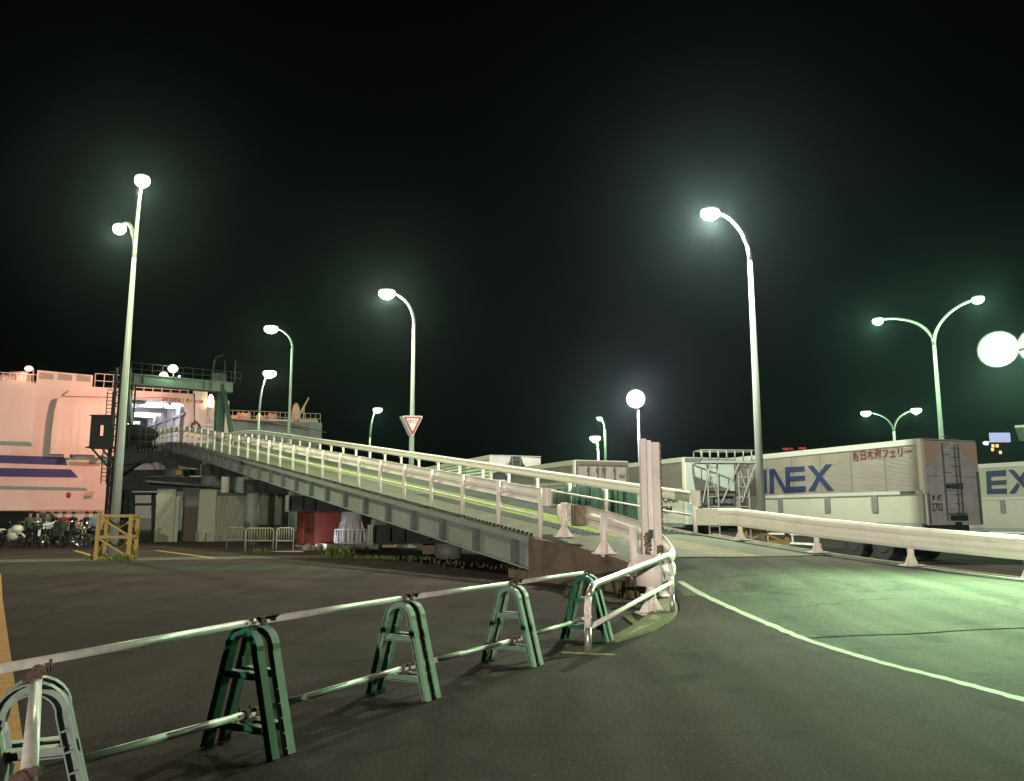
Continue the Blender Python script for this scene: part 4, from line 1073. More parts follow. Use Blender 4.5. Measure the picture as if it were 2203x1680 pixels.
cab = thing('control_cabin', 'dark steel control cabin hung on the lattice tower in front of the ship', 'cabin', (c0[0],63.6,za))
wd = c1[0]-c0[0]; hh = zb-za
b = MB(); b.bx(0,.55,0,.5,0,hh); b.bx(.55,wd*.62,0,.5,0,hh*.36); b.bx(wd*.62,wd,0,.5,0,hh); b.bx(.55,wd*.62,0,.5,hh*.72,hh); b.bx(-.08,wd+.08,-.1,.6,hh,hh+.1)
b.build('shell', M_darksteel, cab)
MB().bx(-.1,wd+.7,-.3,.8,-.12,0).build('floor', M_darksteel, cab)
b = MB(); b.bar((.1,.3,-.12),(wd+.5,.6,-2.4),.14,.14); b.bar((.9,.3,-.12),(wd+.7,.6,-2.0),.12,.12); b.build('bracket', M_darksteel, cab)
# movable bridge machinery below the ship end of the ramp
sbm = thing('bridge_support', 'dark steel beams and machinery carrying the ship end of the ramp', 'support frame', (Lc_[0],66.5,0))
def rel(px, py, Y): return Vector(D(px, py, Y)) - Vector((Lc_[0],66.5,0))
b = MB()
for (x0,y0,x1,y1,Y,w_,h_) in ((255,1040,452,1042,64,1.2,1.1),(260,1018,440,1016,66,.6,.5),(262,990,400,975,64.5,.8,.8),(252,1003,300,975,65,.6,1.6),(330,985,446,1003,63,.5,.6),(350,968,440,992,62,.4,.4),(262,1062,352,1062,66,.25,.22),(285,1062,285,1140,66,.3,.3),(330,1062,330,1140,66,.25,.25),(266,1085,340,1085,66,.2,.2),(400,1010,405,1045,64,.35,.35)):
    b.bar(rel(x0,y0,Y), rel(x1,y1,Y), w_, h_, (0,0,1) if abs(x1-x0) > 3 else (0,1,0))
b.build('beam', M_darksteel, sbm)
b = MB(); b.bar(rel(255,985,65.5), rel(300,985,65.5), .9, .35); b.bar(rel(256,996,65.5), rel(280,975,65.5), .3, .3); b.build('bracket_plate', M_steelgreen, sbm)
q0 = rel(378,1022,62); q1 = rel(392,1011,62); MB().bx(q0.x,q1.x,q0.y-.06,q0.y,q0.z,q1.z).build('plate', mat('dull yellow plate', (.42,.33,.05)), sbm)
b = MB()
for px in (268,276,300,312,332): 
    a = rel(px,965,64); b.tube([a, a+Vector((0,0,2.2))], .05, 6)
b.tube([rel(264,935,64), rel(335,935,64)], .05, 6); b.tube([rel(264,950,64), rel(335,950,64)], .05, 6)
b.build('railing', M_darksteel, sbm)
b = MB(); c = rel(290,932,66); b.ell(c, (1.1,.8,.75), 14, 8); b.ell(c+Vector((1.0,0,-.1)), (.9,.7,.6), 14, 8); b.box(c+Vector((0,0,-.9)), (2.4,1.4,.5)); b.build('winch', M_black, sbm)

# ------------------------------------------------------------------ piers
def pier(s, label, cols, crossbeam=True, zc=None, cr_=.55, base=None):
    c = P0 + s*DV + 2.75*NV
    t = thing('ramp_pier', label, 'pier', (c[0], c[1], 0), ANG, 'piers carrying the steel ramp')
    zt = deck_z(s)-.14-GH-.06
    if crossbeam:
        b = MB(); hb_ = min(.62, zt*.4)
        b.bx(-3.05,3.1,-.05,.05,zt-.22-hb_,zt-.26); b.bx(-3.05,3.1,-.25,.25,zt-.26,zt-.20); b.bx(-3.05,3.1,-.25,.25,zt-.30-hb_,zt-.22-hb_)
        for x in (-3.04,-2.45,-1.9,-.9,.9,1.9,2.45,3.04): b.bx(x-.03,x+.03,-.24,.24,zt-.215-hb_,zt-.265)
        b.build('crosshead', M_darksteel, t); b = MB(); b.bx(-3.075,-3.055,-.22,-.03,zt-.295-hb_+.07,zt-.265); b.bx(-3.075,-3.055,.03,.22,zt-.295-hb_+.07,zt-.265); b.bx(-3.075,-3.052,-.25,.25,zt-.262,zt-.20); b.bx(-3.075,-3.052,-.25,.25,zt-.30-hb_,zt-.24-hb_); b.build('end_plate', M_girder, t)  # beam coloured dark for the shade under the deck, only its end left pale
        b = MB()
        for x in (-2.77,2.77): b.bx(x-.2,x+.2,-.2,.2,zt-.2,zt-.02)
        b.build('bearing', M_girderdark, t)
        zt2 = zt-.31-hb_
    else: zt2 = zt-.05
    for x in cols:
        MB().tube([(x,0,0),(x,0,zt2)], cr_, 22).build('column', mat('pier shaded grey', (.13,.145,.14), .6, var=.15, vscale=2) if base is None else mat('pier white grey', (.46,.48,.50), .6, var=.1, vscale=2), t)  # dark column tone stands for the shade under the deck
    if base:
        b = MB(); b.bx(-1.25,1.0,-1.0,1.0,0,.28); b.build('pedestal', M_conc, t, .02)
        b = MB()
        for k in range(10):
            a = 2*math.pi*k/10; d = Vector((math.cos(a), math.sin(a), 0)); n = Vector((-d.y, d.x, 0))
            b.add([d*cr_+n*.03+Vector((0,0,.30)), d*(cr_+.22)+n*.03+Vector((0,0,.30)), d*(cr_+.20)+n*.03+Vector((0,0,.75)), d*cr_+n*.03+Vector((0,0,1.35)),
                   d*cr_-n*.03+Vector((0,0,.30)), d*(cr_+.22)-n*.03+Vector((0,0,.30)), d*(cr_+.20)-n*.03+Vector((0,0,.75)), d*cr_-n*.03+Vector((0,0,1.35))],
                  [(0,1,2,3),(7,6,5,4),(0,4,5,1),(1,5,6,2),(2,6,7,3),(3,7,4,0)])
        b.tube([(0,0,.28),(0,0,.34)], cr_+.30, 24)
        b.build('base_fin', mat('pier white grey', (.46,.48,.50)), t)
        b = MB()
        for k in range(24):
            a = 2*math.pi*k/24; b.tube([(.76*math.cos(a),.76*math.sin(a),.34),(.76*math.cos(a),.76*math.sin(a),.92)], .018, 6)
        b.tube([(.76*math.cos(2*math.pi*k/24),.76*math.sin(2*math.pi*k/24),.92) for k in range(25)], .022, 6)
        b.build('ring_fence', M_white, t)
    return t
pier(10, 'low ramp pier nearest the road with a pale beam end showing', (0,), cr_=.5)
pier(19.6, 'ramp pier with white finned column base inside a ring fence', (0,), cr_=.47, base=True)
pier(27.5, 'grey ramp pier in front of the corrugated shed', (-2.5,2.6), cr_=.38)
pier(38, 'tall ramp pier rising behind the corrugated shed', (-2.4,2.6), cr_=.6)
pier(52, 'farthest ramp pier below the crest', (-2.4,2.6), cr_=.5)
c = P0+19.6*DV+2.75*NV; fl_ = thing('ground_floodlight', 'small ground light shining up the white pier base', 'lamp', (c[0]-1.75,c[1]-.95,0))
MB().bx(-.12,.12,-.08,.08,.0,.10).build('housing', M_darksteel, fl_); MB().bx(-.06,.06,-.04,.04,.102,.108).build('lamp_glass', E_white, fl_)
light('lamp_light', (.1,.0,.22), 90, (.85,.88,1.0), fl_, .03)

# ------------------------------------------------------------------ shed, red cabin, clutter under the ramp
sh0 = G(424,1165); sh1 = G(620,1163); dsh = (sh1-sh0)[:2]; rsh = math.atan2(dsh[1], dsh[0])
shed = thing('shed', 'grey corrugated shed under the ramp with a pale end panel', 'shed', (sh0[0],sh0[1],0), rsh)
Lsh = float(np.linalg.norm(dsh)); Hs = D(424,1052,sh0[1])[2]; Wend = D(462,1100,sh0[1])[0]-sh0[0]
b = MB(); n = 46; prof = []
for k in range(n*2+1): prof.append((Wend + (Lsh-Wend)*k/(n*2), -.03 if k % 2 else .03))
vs = [(x, y, z) for x, y in prof for z in (0, Hs-.35)]
b.add(vs, [(2*i,2*i+2,2*i+3,2*i+1) for i in range(len(prof)-1)]); b.bx(Wend,Lsh,.06,4.5,0,Hs-.35); b.build('wall', M_shed, shed)
MB().bx(0,Wend-.01,-.04,4.5,0,Hs).build('end_panel', M_shedw, shed, .01)
MB().bx(Wend,Lsh+.1,-.12,4.6,Hs-.34,Hs-.2).build('roof', M_darksteel, shed)
b = MB(); b.add([(-3.0,-.8,Hs+.35),(Wend+.2,-.3,Hs+.08),(Wend+.2,4,Hs+.08),(-3.0,4,Hs+.35),(-3.0,-.8,Hs+.47),(Wend+.2,-.3,Hs+.2),(Wend+.2,4,Hs+.2),(-3.0,4,Hs+.47)], [(0,3,2,1),(4,5,6,7),(0,1,5,4),(1,2,6,5),(2,3,7,6),(3,0,4,7)]); b.build('canopy', M_darksteel, shed)
MB().bx(-.95,-.03,.9,1.0,0,2.1).build('door', M_door, shed)
MB().bx(-1.0,-.03,.92,1.02,2.1,Hs+.1).build('lintel_panel', mat('dim green panel', (.10,.12,.10)), shed)
b = MB(); b.bx(-1.32,-1.12,-.15,.0,0,Hs*.85); b.build('canopy_post', M_shedw, shed)
MB().bx(-2.4,-1.36,.1,.2,0,Hs).build('side_panel', M_shedw, shed)
b = MB(); b.tube([(.4,-.3,0),(.4,-.3,.65)], .03, 6); b.tube([(-.05,-.3,0),(-.05,-.3,.6)], .025, 6); b.tube([(.4,-.3,.62),(.75,-.3,.55)], .025, 6); b.tube([(-.05,-.3,.6),(.2,-.3,.62)], .025, 6); b.build('standpipe', mat('pale pipe', (.45,.45,.40)), shed)
rq = P0 + 21.0*DV + 1.48*NV
rc = thing('red_cabin', 'rust red steel cabin under the ramp beside the white pier base', 'cabin', (rq[0],rq[1],0), ANG)
Hr = D(683,1097,rq[1])[2]
MB().bx(0,4.2,0,2.7,.12,Hr).build('wall', M_rustwall, rc)
MB().bx(-.06,4.3,-.06,2.8,Hr,Hr+.07).build('roof', M_darksteel, rc)
MB().bx(-.035,-.002,1.5,2.2,.2,1.25).build('door', mat('red door', (.26,.05,.03)), rc)
MB().bx(-.02,4.22,-.02,2.72,0,.12).build('base', M_conc, rc)
b = MB(); b.bx(3.4,3.9,-1.2,.5,0,1.9); tag(b.build('concrete_block', M_wall), 'brown block right of the red cabin', 'block') if False else None
def crowd_fence(label, p, w_, h_, rz, m, feet=True, n=6):
    t = thing('crowd_fence', label, 'barrier', (p[0],p[1],0), rz, 'small barred fences by the shed')
    k = w_/2
    MB().tube([(-k,0,0),(-k,0,h_-.1),(-k+.05,0,h_-.02),(-k+.12,0,h_),(k-.12,0,h_),(k-.05,0,h_-.02),(k,0,h_-.1),(k,0,0)], .03, 8, True, 0, (0,1,0)).build('hoop', m, t)
    b = MB()
    for i in range(n): x = -k+w_*(i+1)/(n+1); b.tube([(x,0,h_*.48),(x,0,h_)], .016, 6)
    b.build('bars', m, t)
    MB().tube([(-k,0,h_*.46),(k,0,h_*.46)], .025, 6).build('lower_rail', m, t)
    if feet: MB().bx(-k-.45,k+.45,-.05,.05,0,.03).build('foot', m, t)
m_fw = mat('fence white', (.52,.50,.44), .6, dirt=(.3,.25,.18), dscale=4); m_fy = mat('fence yellowed', (.36,.36,.22), .7, dirt=(.2,.17,.09), dscale=4); m_fd = mat('fence grey', (.22,.22,.18), .7)
q = G(506,1182); crowd_fence('dim grey barred fence leaning near the shed wall', q, .80, 1.0, .1, m_fd, False, 5)
q = G(557,1186); crowd_fence('wide yellowish barred fence in the middle of the three', q, 1.25, 1.0, -.12, m_fy, False, 9)
q = G(612,1187); crowd_fence('narrow clean white barred fence on a long foot beside the red cabin', q, .72, 1.02, .05, m_fw, True, 6)
# rubble and footing blocks
for lab, px, py, w_, h_, m in (('pale rubble heap between the red cabin and the pier', 672,1184,.7,.38,M_conc),('square concrete footing block in the dark under the ramp',932,1192,.9,.75,M_wall)):
    q = G(px, py); b = MB(); 
    for k in range(7): b.ell((q[0]+random.uniform(-w_/2,w_/2), q[1]+random.uniform(-.2,.2), random.uniform(0,h_*.4)), (w_*.3,w_*.25,h_*.5), 7, 4)
    if 'square' in lab: b = MB().bx(q[0]-w_/2,q[0]+w_/2,q[1],q[1]+1,0,h_)
    tag(b.build('rubble' if 'heap' in lab else 'footing_block', m), lab, 'rubble' if 'heap' in lab else 'block')

# weeds along the yard edge
def weeds(name, label, pts, m, n, hmin, hmax, spread):
    b = MB()
    for _ in range(n):
        c = random.choice(pts); x = c[0]+random.gauss(0,spread); y = c[1]+random.gauss(0,spread*.6); h_ = random.uniform(hmin,hmax); a = random.uniform(0,6.28)
        lx, ly = random.gauss(0,.35)*h_, random.gauss(0,.35)*h_; w_ = random.uniform(.008,.03)
        dx, dy = math.cos(a)*w_, math.sin(a)*w_
        b.add([(x-dx,y-dy,0),(x+dx,y+dy,0),(x+lx*.4+dx*1.5,y+ly*.4+dy*1.5,h_*.6),(x+lx,y+ly,h_),(x+lx*.4-dx*1.5,y+ly*.4-dy*1.5,h_*.6)], [(0,1,2,4),(4,2,3)])
    o = b.build(name, m, fix=False); o['kind'] = 'stuff'; return o
weeds('weeds', '', [G(725,1196),G(735,1200),G(712,1193)], M_leaf, 260, .10,.42,.22)
weeds('weeds', '', [G(x,1200+(x-780)*.03) for x in range(780,930,10)], M_leaf, 260, .03,.15,.35)
weeds('dry_grass', '', [G(x,1205+(x-850)*.08) for x in range(860,1150,12)], M_drygrass, 130, .03,.16,.5)
weeds('dry_grass', '', [G(1355,1284),G(1357,1287),(1.2,16.1)], M_drygrass, 120, .08,.35,.07)
weeds('weeds', '', [G(215,1204),G(560,1190),G(255,1206)], M_leaf, 160, .05,.25,.25)

# ================================================================== TRAILERS
TD = np.array([-.378,.926]); TROT = math.atan2(.378,.926)
def wheel(t, x, y, r=.5, w_=.5):
    wh = MB().tube([(x,y,r),(x+.06,y,r),(x+w_-.06,y,r),(x+w_,y,r)], [r*.93,r,r,r*.93], 24, True, 0).build('wheel', M_tire, t)
    MB().tube([(x-.02,y,r),(x+.03,y,r)], [r*.45,r*.55], 16).build('rim', mat('wheel rim grey', (.05,.05,.05), .5, metal=.3), wh)
def corr(b, y0, y1, z0, z1, n, x=0.0, dep=.022):
    pr = []
    for k in range(n*4+1):
        z = z0+(z1-z0)*k/(n*4); pr.append((z, (0,-dep,-dep,0)[k % 4]))
    vs = [(x+d_, y, z) for z, d_ in pr for y in (y0, y1)]
    b.add(vs, [(2*i,2*i+1,2*i+3,2*i+2) for i in range(len(pr)-1)])
def trailer(label, corner, L, H, zb, zm, style, rot=TROT, W_=2.5, m_side=M_trailer, m_low=M_trailerw, m_rear=M_alu, group='box trailers in the lorry park'):
    t = thing('box_trailer', label, 'trailer', (corner[0], corner[1], 0), rot, group)
    b = MB(); b.bx(.03,W_,.04,L,zb,H-.04); b.build('body', m_side, t)
    if style != 'canvas':
        b = MB(); corr(b, .12, L-.05, zm+.10, H-.16, 34); b.build('upper_panel', m_side, t)
        MB().bx(-.02,.029,.10,L-.03,zb+.04,zm-.02).build('lower_panel', m_low, t)
    else:
        b = MB(); corr(b, .12, L-.05, zb+.10, H-.16, 14, 0, .04); b.build('side_panel', m_side, t)
    b = MB(); b.bx(-.05,.05,.02,L,H-.16,H); b.bx(-.04,W_+.03,-.0,L,H+.002,H+.04)
    b.build('top_rail', mat('rail grey', (.34,.37,.33), .5), t)
    if style != 'canvas': MB().bx(-.06,.028,.03,L,zm-.02,zm+.10).build('middle_rail', mat('rail grey', (.34,.37,.33), .5), t)
    MB().bx(-.06,.06,-.04,.14,zm+.0 if style == 'main' else zb,H-.0).build('corner_post', mat('cream post', (.58,.56,.47), .5), t)
    MB().bx(.2,W_-.1,.4,L-.5,zb-.28,zb-.01).build('chassis', M_chassis, t)
    MB().bx(-.01,.08,.2,L-.1,zb-.12,zb+.03).build('sill', mat('sill green grey', (.20,.26,.24), .6), t)
    for yy in (2.0,3.35):
        wheel(t, .10, yy); wheel(t, W_-.6, yy)
    MB().bx(.0,.09,1.1,4.3,zb-.22,zb-.14).build('mudguard', M_chassis, t)
    b = MB()
    for yy in (8.4,8.6): b.bx(.35,.5,yy,yy+.12,.1,zb-.1)
    b.bx(.3,.6,8.35,8.8,0,.1); b.build('landing_leg', M_chassis, t)
    b = MB()
    for z in (.42,.78): b.bx(-.0,.05,4.9,8.2,z,z+.08)
    for yy in (5.0,6.4,7.9): b.bx(.0,.04,yy,yy+.06,.42,zb-.1)
    b.build('side_guard', M_white, t)
    return t
T1c = D(1992,1100,27.0); H1 = D(1988,945,27.0)[2]; zm1 = D(1992,1061,27.0)[2]; zb1_ = D(1992,1128,27)[2]
t1 = trailer('long white corrugated trailer with big blue letters, red characters and a silver rear', (T1c[0],27.0), 12.4, H1, zb1_, zm1, 'main')
def side_u(corner, px, py):
    q = PL(px, py, corner, TD); return float((q[:2]-np.array(corner[:2]))@TD), float(q[2])
# big block letters as solid shapes: local y = distance from rear, x = -0.03 outside
def letters(t, corner, shapes, m, x=-.028):
    for shp_ in shapes:
        b = MB()
        for poly in shp_:
            pp = [side_u(corner, *q) for q in poly]
            b.prism(pp, lambda a, c, d_: (d_, a, c), x-.012, x)
        b.build('letter', m, t)
def c5(x, y): return ((2300+x*.5443)/1.589, (1300+y*.5443)/1.589)
IN = [[c5(*q) for q in ((570,560),(592,559),(592,709),(570,709))]]
Nn = [[c5(*q) for q in ((608,558),(636,555),(638,709),(611,710))],[c5(*q) for q in ((636.5,555),(640,556),(720,690),(720,706),(700,706),(637,590))]]
Ee = [[c5(*q) for q in ((708,546),(736,545),(740,706),(712,706))],[c5(*q) for q in ((736.5,545),(829,539),(830,571),(737,577))],[c5(*q) for q in ((738.5,604),(832,597),(832,628),(739,634))],[c5(*q) for q in ((740.5,669),(836,663),(836,700),(741,705))]]
Xx = [[c5(*q) for q in ((848,537),(882,535),(1012,692),(975,694))],[c5(*q) for q in ((962,528),(1000,525),(938,601),(922,583))],[c5(*q) for q in ((910,599),(924,617),(892,695),(852,697))]]
Xx[2] = [c5(*q) for q in ((908,605),(925,625),(890,695),(853,697))]
letters(t1, (T1c[0],27.0), [IN, Nn, Ee, Xx], M_letterblue)
a = side_u((T1c[0],27.0), *c5(1132,473)); z_ = side_u((T1c[0],27.0), *c5(1500,430))
text('新日本海フェリー', 'lettering', .37, (-.032, a[0], a[1]-.16), (0,-1,0), (0,0,1), M_letterred, t1, .004, .010, 1.0, width=a[0]-z_[0])
for k in range(1, 8):
    MB().bx(-.030,-.021,k*1.55-.012,k*1.55+.012,zm1+.11,H1-.17).build('panel_seam', M_girderdark, t1)
for k in range(5): MB().ell((-.07,1.2+k*2.4,zb1_-.05), (.02,.07,.03), 8, 5).build('marker_lamp', mat('amber lens', (.35,.14,.02), .3), t1)
# strap hinges on the lower panel
for px in (1745,1783,1934+0,1860):
    u = side_u((T1c[0],27.0), px, 1090)[0]
for xx in (680,975,1272):
    u = side_u((T1c[0],27.0), *c5(xx,800))[0]; MB().bx(-.055,-.022,u-.14,u+.14,zm1-.62,zm1-.03).build('strap_hinge', M_girderdark, t1)
MB().bx(-.066,-.058,.32,.95,zm1-.01,zm1+.09).build('nameplate', M_letterdark, t1)
# rear of the main trailer
rw = 2.5
MB().bx(.02,rw-.02,-.05,.03,zb1_-.02,H1-.03).build('rear_wall', M_alu, t1)
b = MB(); b.prism([(.03,H1-.06),(1.25,H1-.06),(.03,H1-1.0)], lambda a_, c_, d_: (a_, d_, c_), -.075, -.052); b.build('corner_panel', M_pinkpanel, t1)
b = MB(); b.prism([(rw-.03,H1-.06),(rw-1.15,H1-.06),(rw-.03,H1-1.0)], lambda a_, c_, d_: (a_, d_, c_), -.075, -.052); b.build('corner_panel', M_pinkpanel, t1)
b = MB()
for x in (.82,1.38,1.55): b.bx(x-.02,x+.02,-.13,-.09,zb1_+.1,H1-.1)
for k in range(9): b.bx(1.22,1.58,-.135,-.085,zb1_+.35+k*.31,zb1_+.38+k*.31)
for k in range(5): b.bx(.82,1.2,-.10,-.055,zb1_+.5+k*.6,zb1_+.52+k*.6)
b.build('ladder', mat('ladder steel', (.16,.16,.16), .5, metal=.4), t1)
b = MB(); b.bx(.08,.72,-.09,-.052,H1-1.22,H1-1.20); b.bx(1.75,2.3,-.09,-.052,H1-1.22,H1-1.20); b.bx(2.36,2.46,-.10,-.052,zb1_,H1-1.02); b.bx(.03,.10,-.10,-.052,zb1_,zm1); b.build('door_frame', M_girderdark, t1)
b = MB(); b.bx(1.0,1.7,-.16,-.052,zb1_+.12,zb1_+.3); b.bx(.9,1.75,-.12,-.052,zb1_+.32,zb1_+.36); b.bx(1.2,1.45,-.12,-.052,zb1_-.02,zb1_+.08); b.build('latch', M_chassis, t1)
text('MARINEX', 'lettering', .27, (.80,-.142,H1-1.62), (1,0,0), (0,0,1), M_letternavy, t1, .002, .006, .72)
text('札 幌', 'lettering', .22, (.24,-.056,zb1_+.78), (1,0,0), (0,0,1), M_letterdark, t1, .002, .006, .85)
text('2703', 'lettering', .36, (.20,-.056,zb1_+.44), (1,0,0), (0,0,1), M_letterdark, t1, .002, .008, .70)
# trailer on the right edge
T5p = D(2150,1060,36.5); T5c = (T5p[0]-TD[0]*7.5, 36.5-TD[1]*7.5)
H5 = D(2150,1000-2,36.5)[2]; zm5 = D(2150,1074,36.5)[2]; zb5 = D(2150,1138,36.5)[2]
t5 = trailer('white trailer at the right picture edge with part of a big blue word', T5c, 13.0, H5, zb5, zm5, 'side', m_side=M_trailerw)
E5 = [[c5(*q) for q in ((1968,570),(1998,569),(2004,714),(1974,714))],[c5(*q) for q in ((1998.5,569),(2092,562),(2093,600),(1999.5,606))],[c5(*q) for q in ((2000.5,630),(2096,625),(2096,655),(2001.5,659))],[c5(*q) for q in ((2002.5,682),(2098,678),(2098,712),(2004,714))]]
X5 = [[c5(*q) for q in ((2105,562),(2140,560),(2268,705),(2232,707))],[c5(*q) for q in ((2222,552),(2260,550),(2190,640),(2172,618))],[c5(*q) for q in ((2165,640),(2182,660),(2150,711),(2112,712))]]
letters(t5, T5c, [E5, X5], M_letterblue)
for xx in (2075,):
    u = side_u(T5c, *c5(xx,800))[0]; MB().bx(-.055,-.022,u-.12,u+.12,zm5-.62,zm5-.05).build('strap_hinge', M_girderdark, t5)
# second trailer with the pale rear panel
T2c = D(1475,1080,34.5); H2 = D(1475,985,34.5)[2]; zm2 = D(1475,1055,34.5)[2]; zb2 = D(1475,1128,34.5)[2]
t2 = trailer('box trailer with pale mint rear and dark lettering low on its side', (T2c[0],34.5), 12.0, H2, zb2, zm2, 'side', m_low=mat('trailer white low panel', (.62,.64,.54), .5, dirt=(.4,.4,.33), dscale=.9))
MB().bx(.02,2.48,-.05,.03,zm2,H2-.03).build('rear_panel', M_mint, t2)
b = MB(); b.bx(.02,2.48,-.05,.03,zb2,zm2-.1); b.build('rear_lower_panel', M_mint, t2)
MB().bx(-.02,2.52,-.08,.03,zm2-.09,zm2-.01).build('rear_sill', mat('brown sill', (.12,.07,.05)), t2)
MB().bx(-.02,2.52,-.07,.03,H2-.16,H2+.0).build('rear_top', M_girderdark, t2)
a = side_u((T2c[0],34.5), 1390, 1082); 
for wd, px0, px1, py in (('NETWORK', 1384, 1461, 1080), ('SYSTEM', 1387, 1447, 1101)):
    ua, za = side_u((T2c[0],34.5), px0, py+1); ub, _ = side_u((T2c[0],34.5), px1, py)
    text(wd, 'lettering', .36, (-.040, ua, za), (0,-1,0), (0,0,1), M_letterdark, t2, .003, .008, 1.0, width=ua-ub)
sgm = MB().bx(1.32,2.36,-.10,-.055,zm2-.62,zm2-.22).build('nameplate', mat('navy plate', (.012,.018,.06), .4), t2)
text('MARINEX', 'lettering', .26, (1.40,-.104,zm2-.52), (1,0,0), (0,0,1), M_signwhite, t2, .002, .008, .85)
b = MB(); b.bx(.5,.75,-.09,-.055,zb2+.05,zb2+.3); b.build('tail_lamp', mat('tail lamp red', (.3,.02,.03), .3), t2)
# loading platform ladder between the trailers
pq = D(1508,1000,33.2); pl_ = thing('roof_platform', 'white steel access platform with railing beside the mint trailer rear', 'platform', (pq[0],33.2,0), math.radians(6))
zp = D(1508,990,33.2)[2]; Lp = D(1640,990,33.2)[0]-pq[0]
b = MB(); b.bx(0,Lp,0,.9,zp-.10,zp); b.build('floor', mat('platform dull white', (.24,.26,.24), .6, dirt=(.25,.24,.22), dscale=3), pl_)
b = MB()
for k in range(8): b.tube([(Lp*k/7,0,zp),(Lp*k/7,0,zp+.42)], .022, 6); b.tube([(Lp*k/7,.9,zp),(Lp*k/7,.9,zp+.42)], .022, 6)
for y in (0,.9): b.tube([(0,y,zp+.42),(Lp,y,zp+.42)], .024, 6)
b.tube([(0,0,zp+.42),(0,.9,zp+.42)], .024, 6); b.build('railing', mat('platform dull white', (.24,.26,.24), .6, dirt=(.25,.24,.22), dscale=3), pl_)
for x in (.32, 1.62):
    b = MB()
    for dx in (0,.42): b.bar((x+dx,.2,0),(x+dx,.2,zp-.1),.05,.05,(0,1,0))
    for k in range(9): b.bx(x,x+.42,.18,.22,.3+k*.4,.33+k*.4)
    b.bar((x,.22,zp-.15),(x+.42,.22,zp-1.5),.04,.04); b.build('ladder', mat('platform dull white', (.24,.26,.24), .6, dirt=(.25,.24,.22), dscale=3), pl_)
b = MB()
for x0, x1 in ((.4,.05),(1.6,.85),(2.3,1.7)): b.bar((x0,.05,zp-.12),(x1,.12,zp-1.7),.05,.05)
b.build('brace', mat('platform dull white', (.24,.26,.24), .6, dirt=(.25,.24,.22), dscale=3), pl_)
# container with aluminium doors
T3c = D(1238,1050,31.5); H3 = D(1238,991,31.5)[2]; zb3 = D(1238,1115,31.5)[2]
t3 = trailer('grey doored box trailer behind the green tarpaulin load', (T3c[0],31.5), 11.0, H3, zb3, D(1238,1040,31.5)[2], 'side', W_=2.3, m_side=M_trailerw)
MB().bx(.02,2.28,-.05,.03,zb3,H3-.03).build('rear_door', mat('dull grey door', (.20,.185,.165), .55, var=.15, dirt=(.12,.1,.09)), t3)
b = MB()
for x in (.55,.95,1.25,1.7): b.bx(x-.02,x+.02,-.10,-.06,zb3+.1,H3-.18); b.bx(x-.06,x+.06,-.11,-.055,H3-.35,H3-.26)
b.bx(1.12,1.16,-.07,-.052,zb3,H3-.1); b.bx(0,2.3,-.08,.03,H3-.16,H3); b.bx(0,.08,-.08,.03,zb3,H3-.165); b.bx(2.22,2.3,-.08,.03,zb3,H3-.165)
for x in (.25,.7,1.2,1.75): b.bx(x,x+.28,-.088,-.081,H3-.13,H3-.06)
b.bx(1.9,2.15,-.07,-.055,H3-.62,H3-.50); b.build('door_bar', mat('door bar dark', (.14,.12,.10), .5, metal=.4), t3)
# trailer with torn tarpaulin rear
T4c = D(1056,1040,37.5); H4 = D(1056,980,37.5)[2]; zb4 = D(1056,1100,37.5)[2]
t4 = trailer('trailer with torn grey tarpaulin hanging over its open rear frame', (T4c[0],37.5), 11.0, H4, zb4, zb4+.5, 'canvas', m_side=mat('pale green slats', (.40,.52,.40), .5))
b = MB(); b.prism([(.05,H4-.02),(.95,H4-.02),(.85,H4-.35),(.45,H4-.72),(.05,H4-.80)], lambda a_, c_, d_: (a_, d_, c_), -.09, -.05)
b.prism([(1.45,H4-.02),(2.45,H4-.06),(2.45,H4-.95),(2.25,H4-1.0),(1.95,H4-.75),(1.6,H4-.4)], lambda a_, c_, d_: (a_, d_, c_), -.09, -.05); b.build('torn_tarpaulin', M_greytarp, t4)
MB().bx(.03,2.47,-.045,.035,zb4,H4-1.1).build('rear_panel', M_alu, t4)
MB().bx(.05,2.45,-.02,.035,H4-1.1,H4-.03).build('rear_dark_sheet', M_darksteel, t4)  # dark sheet in place of the unlit inside of the open rear
b = MB()
for x in (1.0,1.4): b.bx(x-.025,x+.025,-.12,-.06,zb4,H4)
for k in range(6): b.bx(1.0,1.4,-.11,-.07,H4-.2-k*.35,H4-.17-k*.35)
b.bar((.4,-.1,H4-.6),(1.0,-.1,H4-.2),.03,.03); b.bar((1.4,-.1,H4-.25),(2.0,-.1,H4-.7),.03,.03); b.build('ladder', mat('ladder steel', (.16,.16,.16)), t4)
# light-sided trailers behind
q = D(1352,1010,44); t6 = trailer('plain white trailer glimpsed between the doored trailer and the channel post', (q[0],44.0), 11, D(1380,1000,44)[2], 1.1, 2.4, 'side', m_side=M_trailerw)
q = D(1160,1010,48); t7 = trailer('plain pale trailer roof just right of the torn tarpaulin', (q[0],48.0), 11, D(1168,1000,48)[2], 1.1, 2.4, 'side', m_side=M_trailerw)
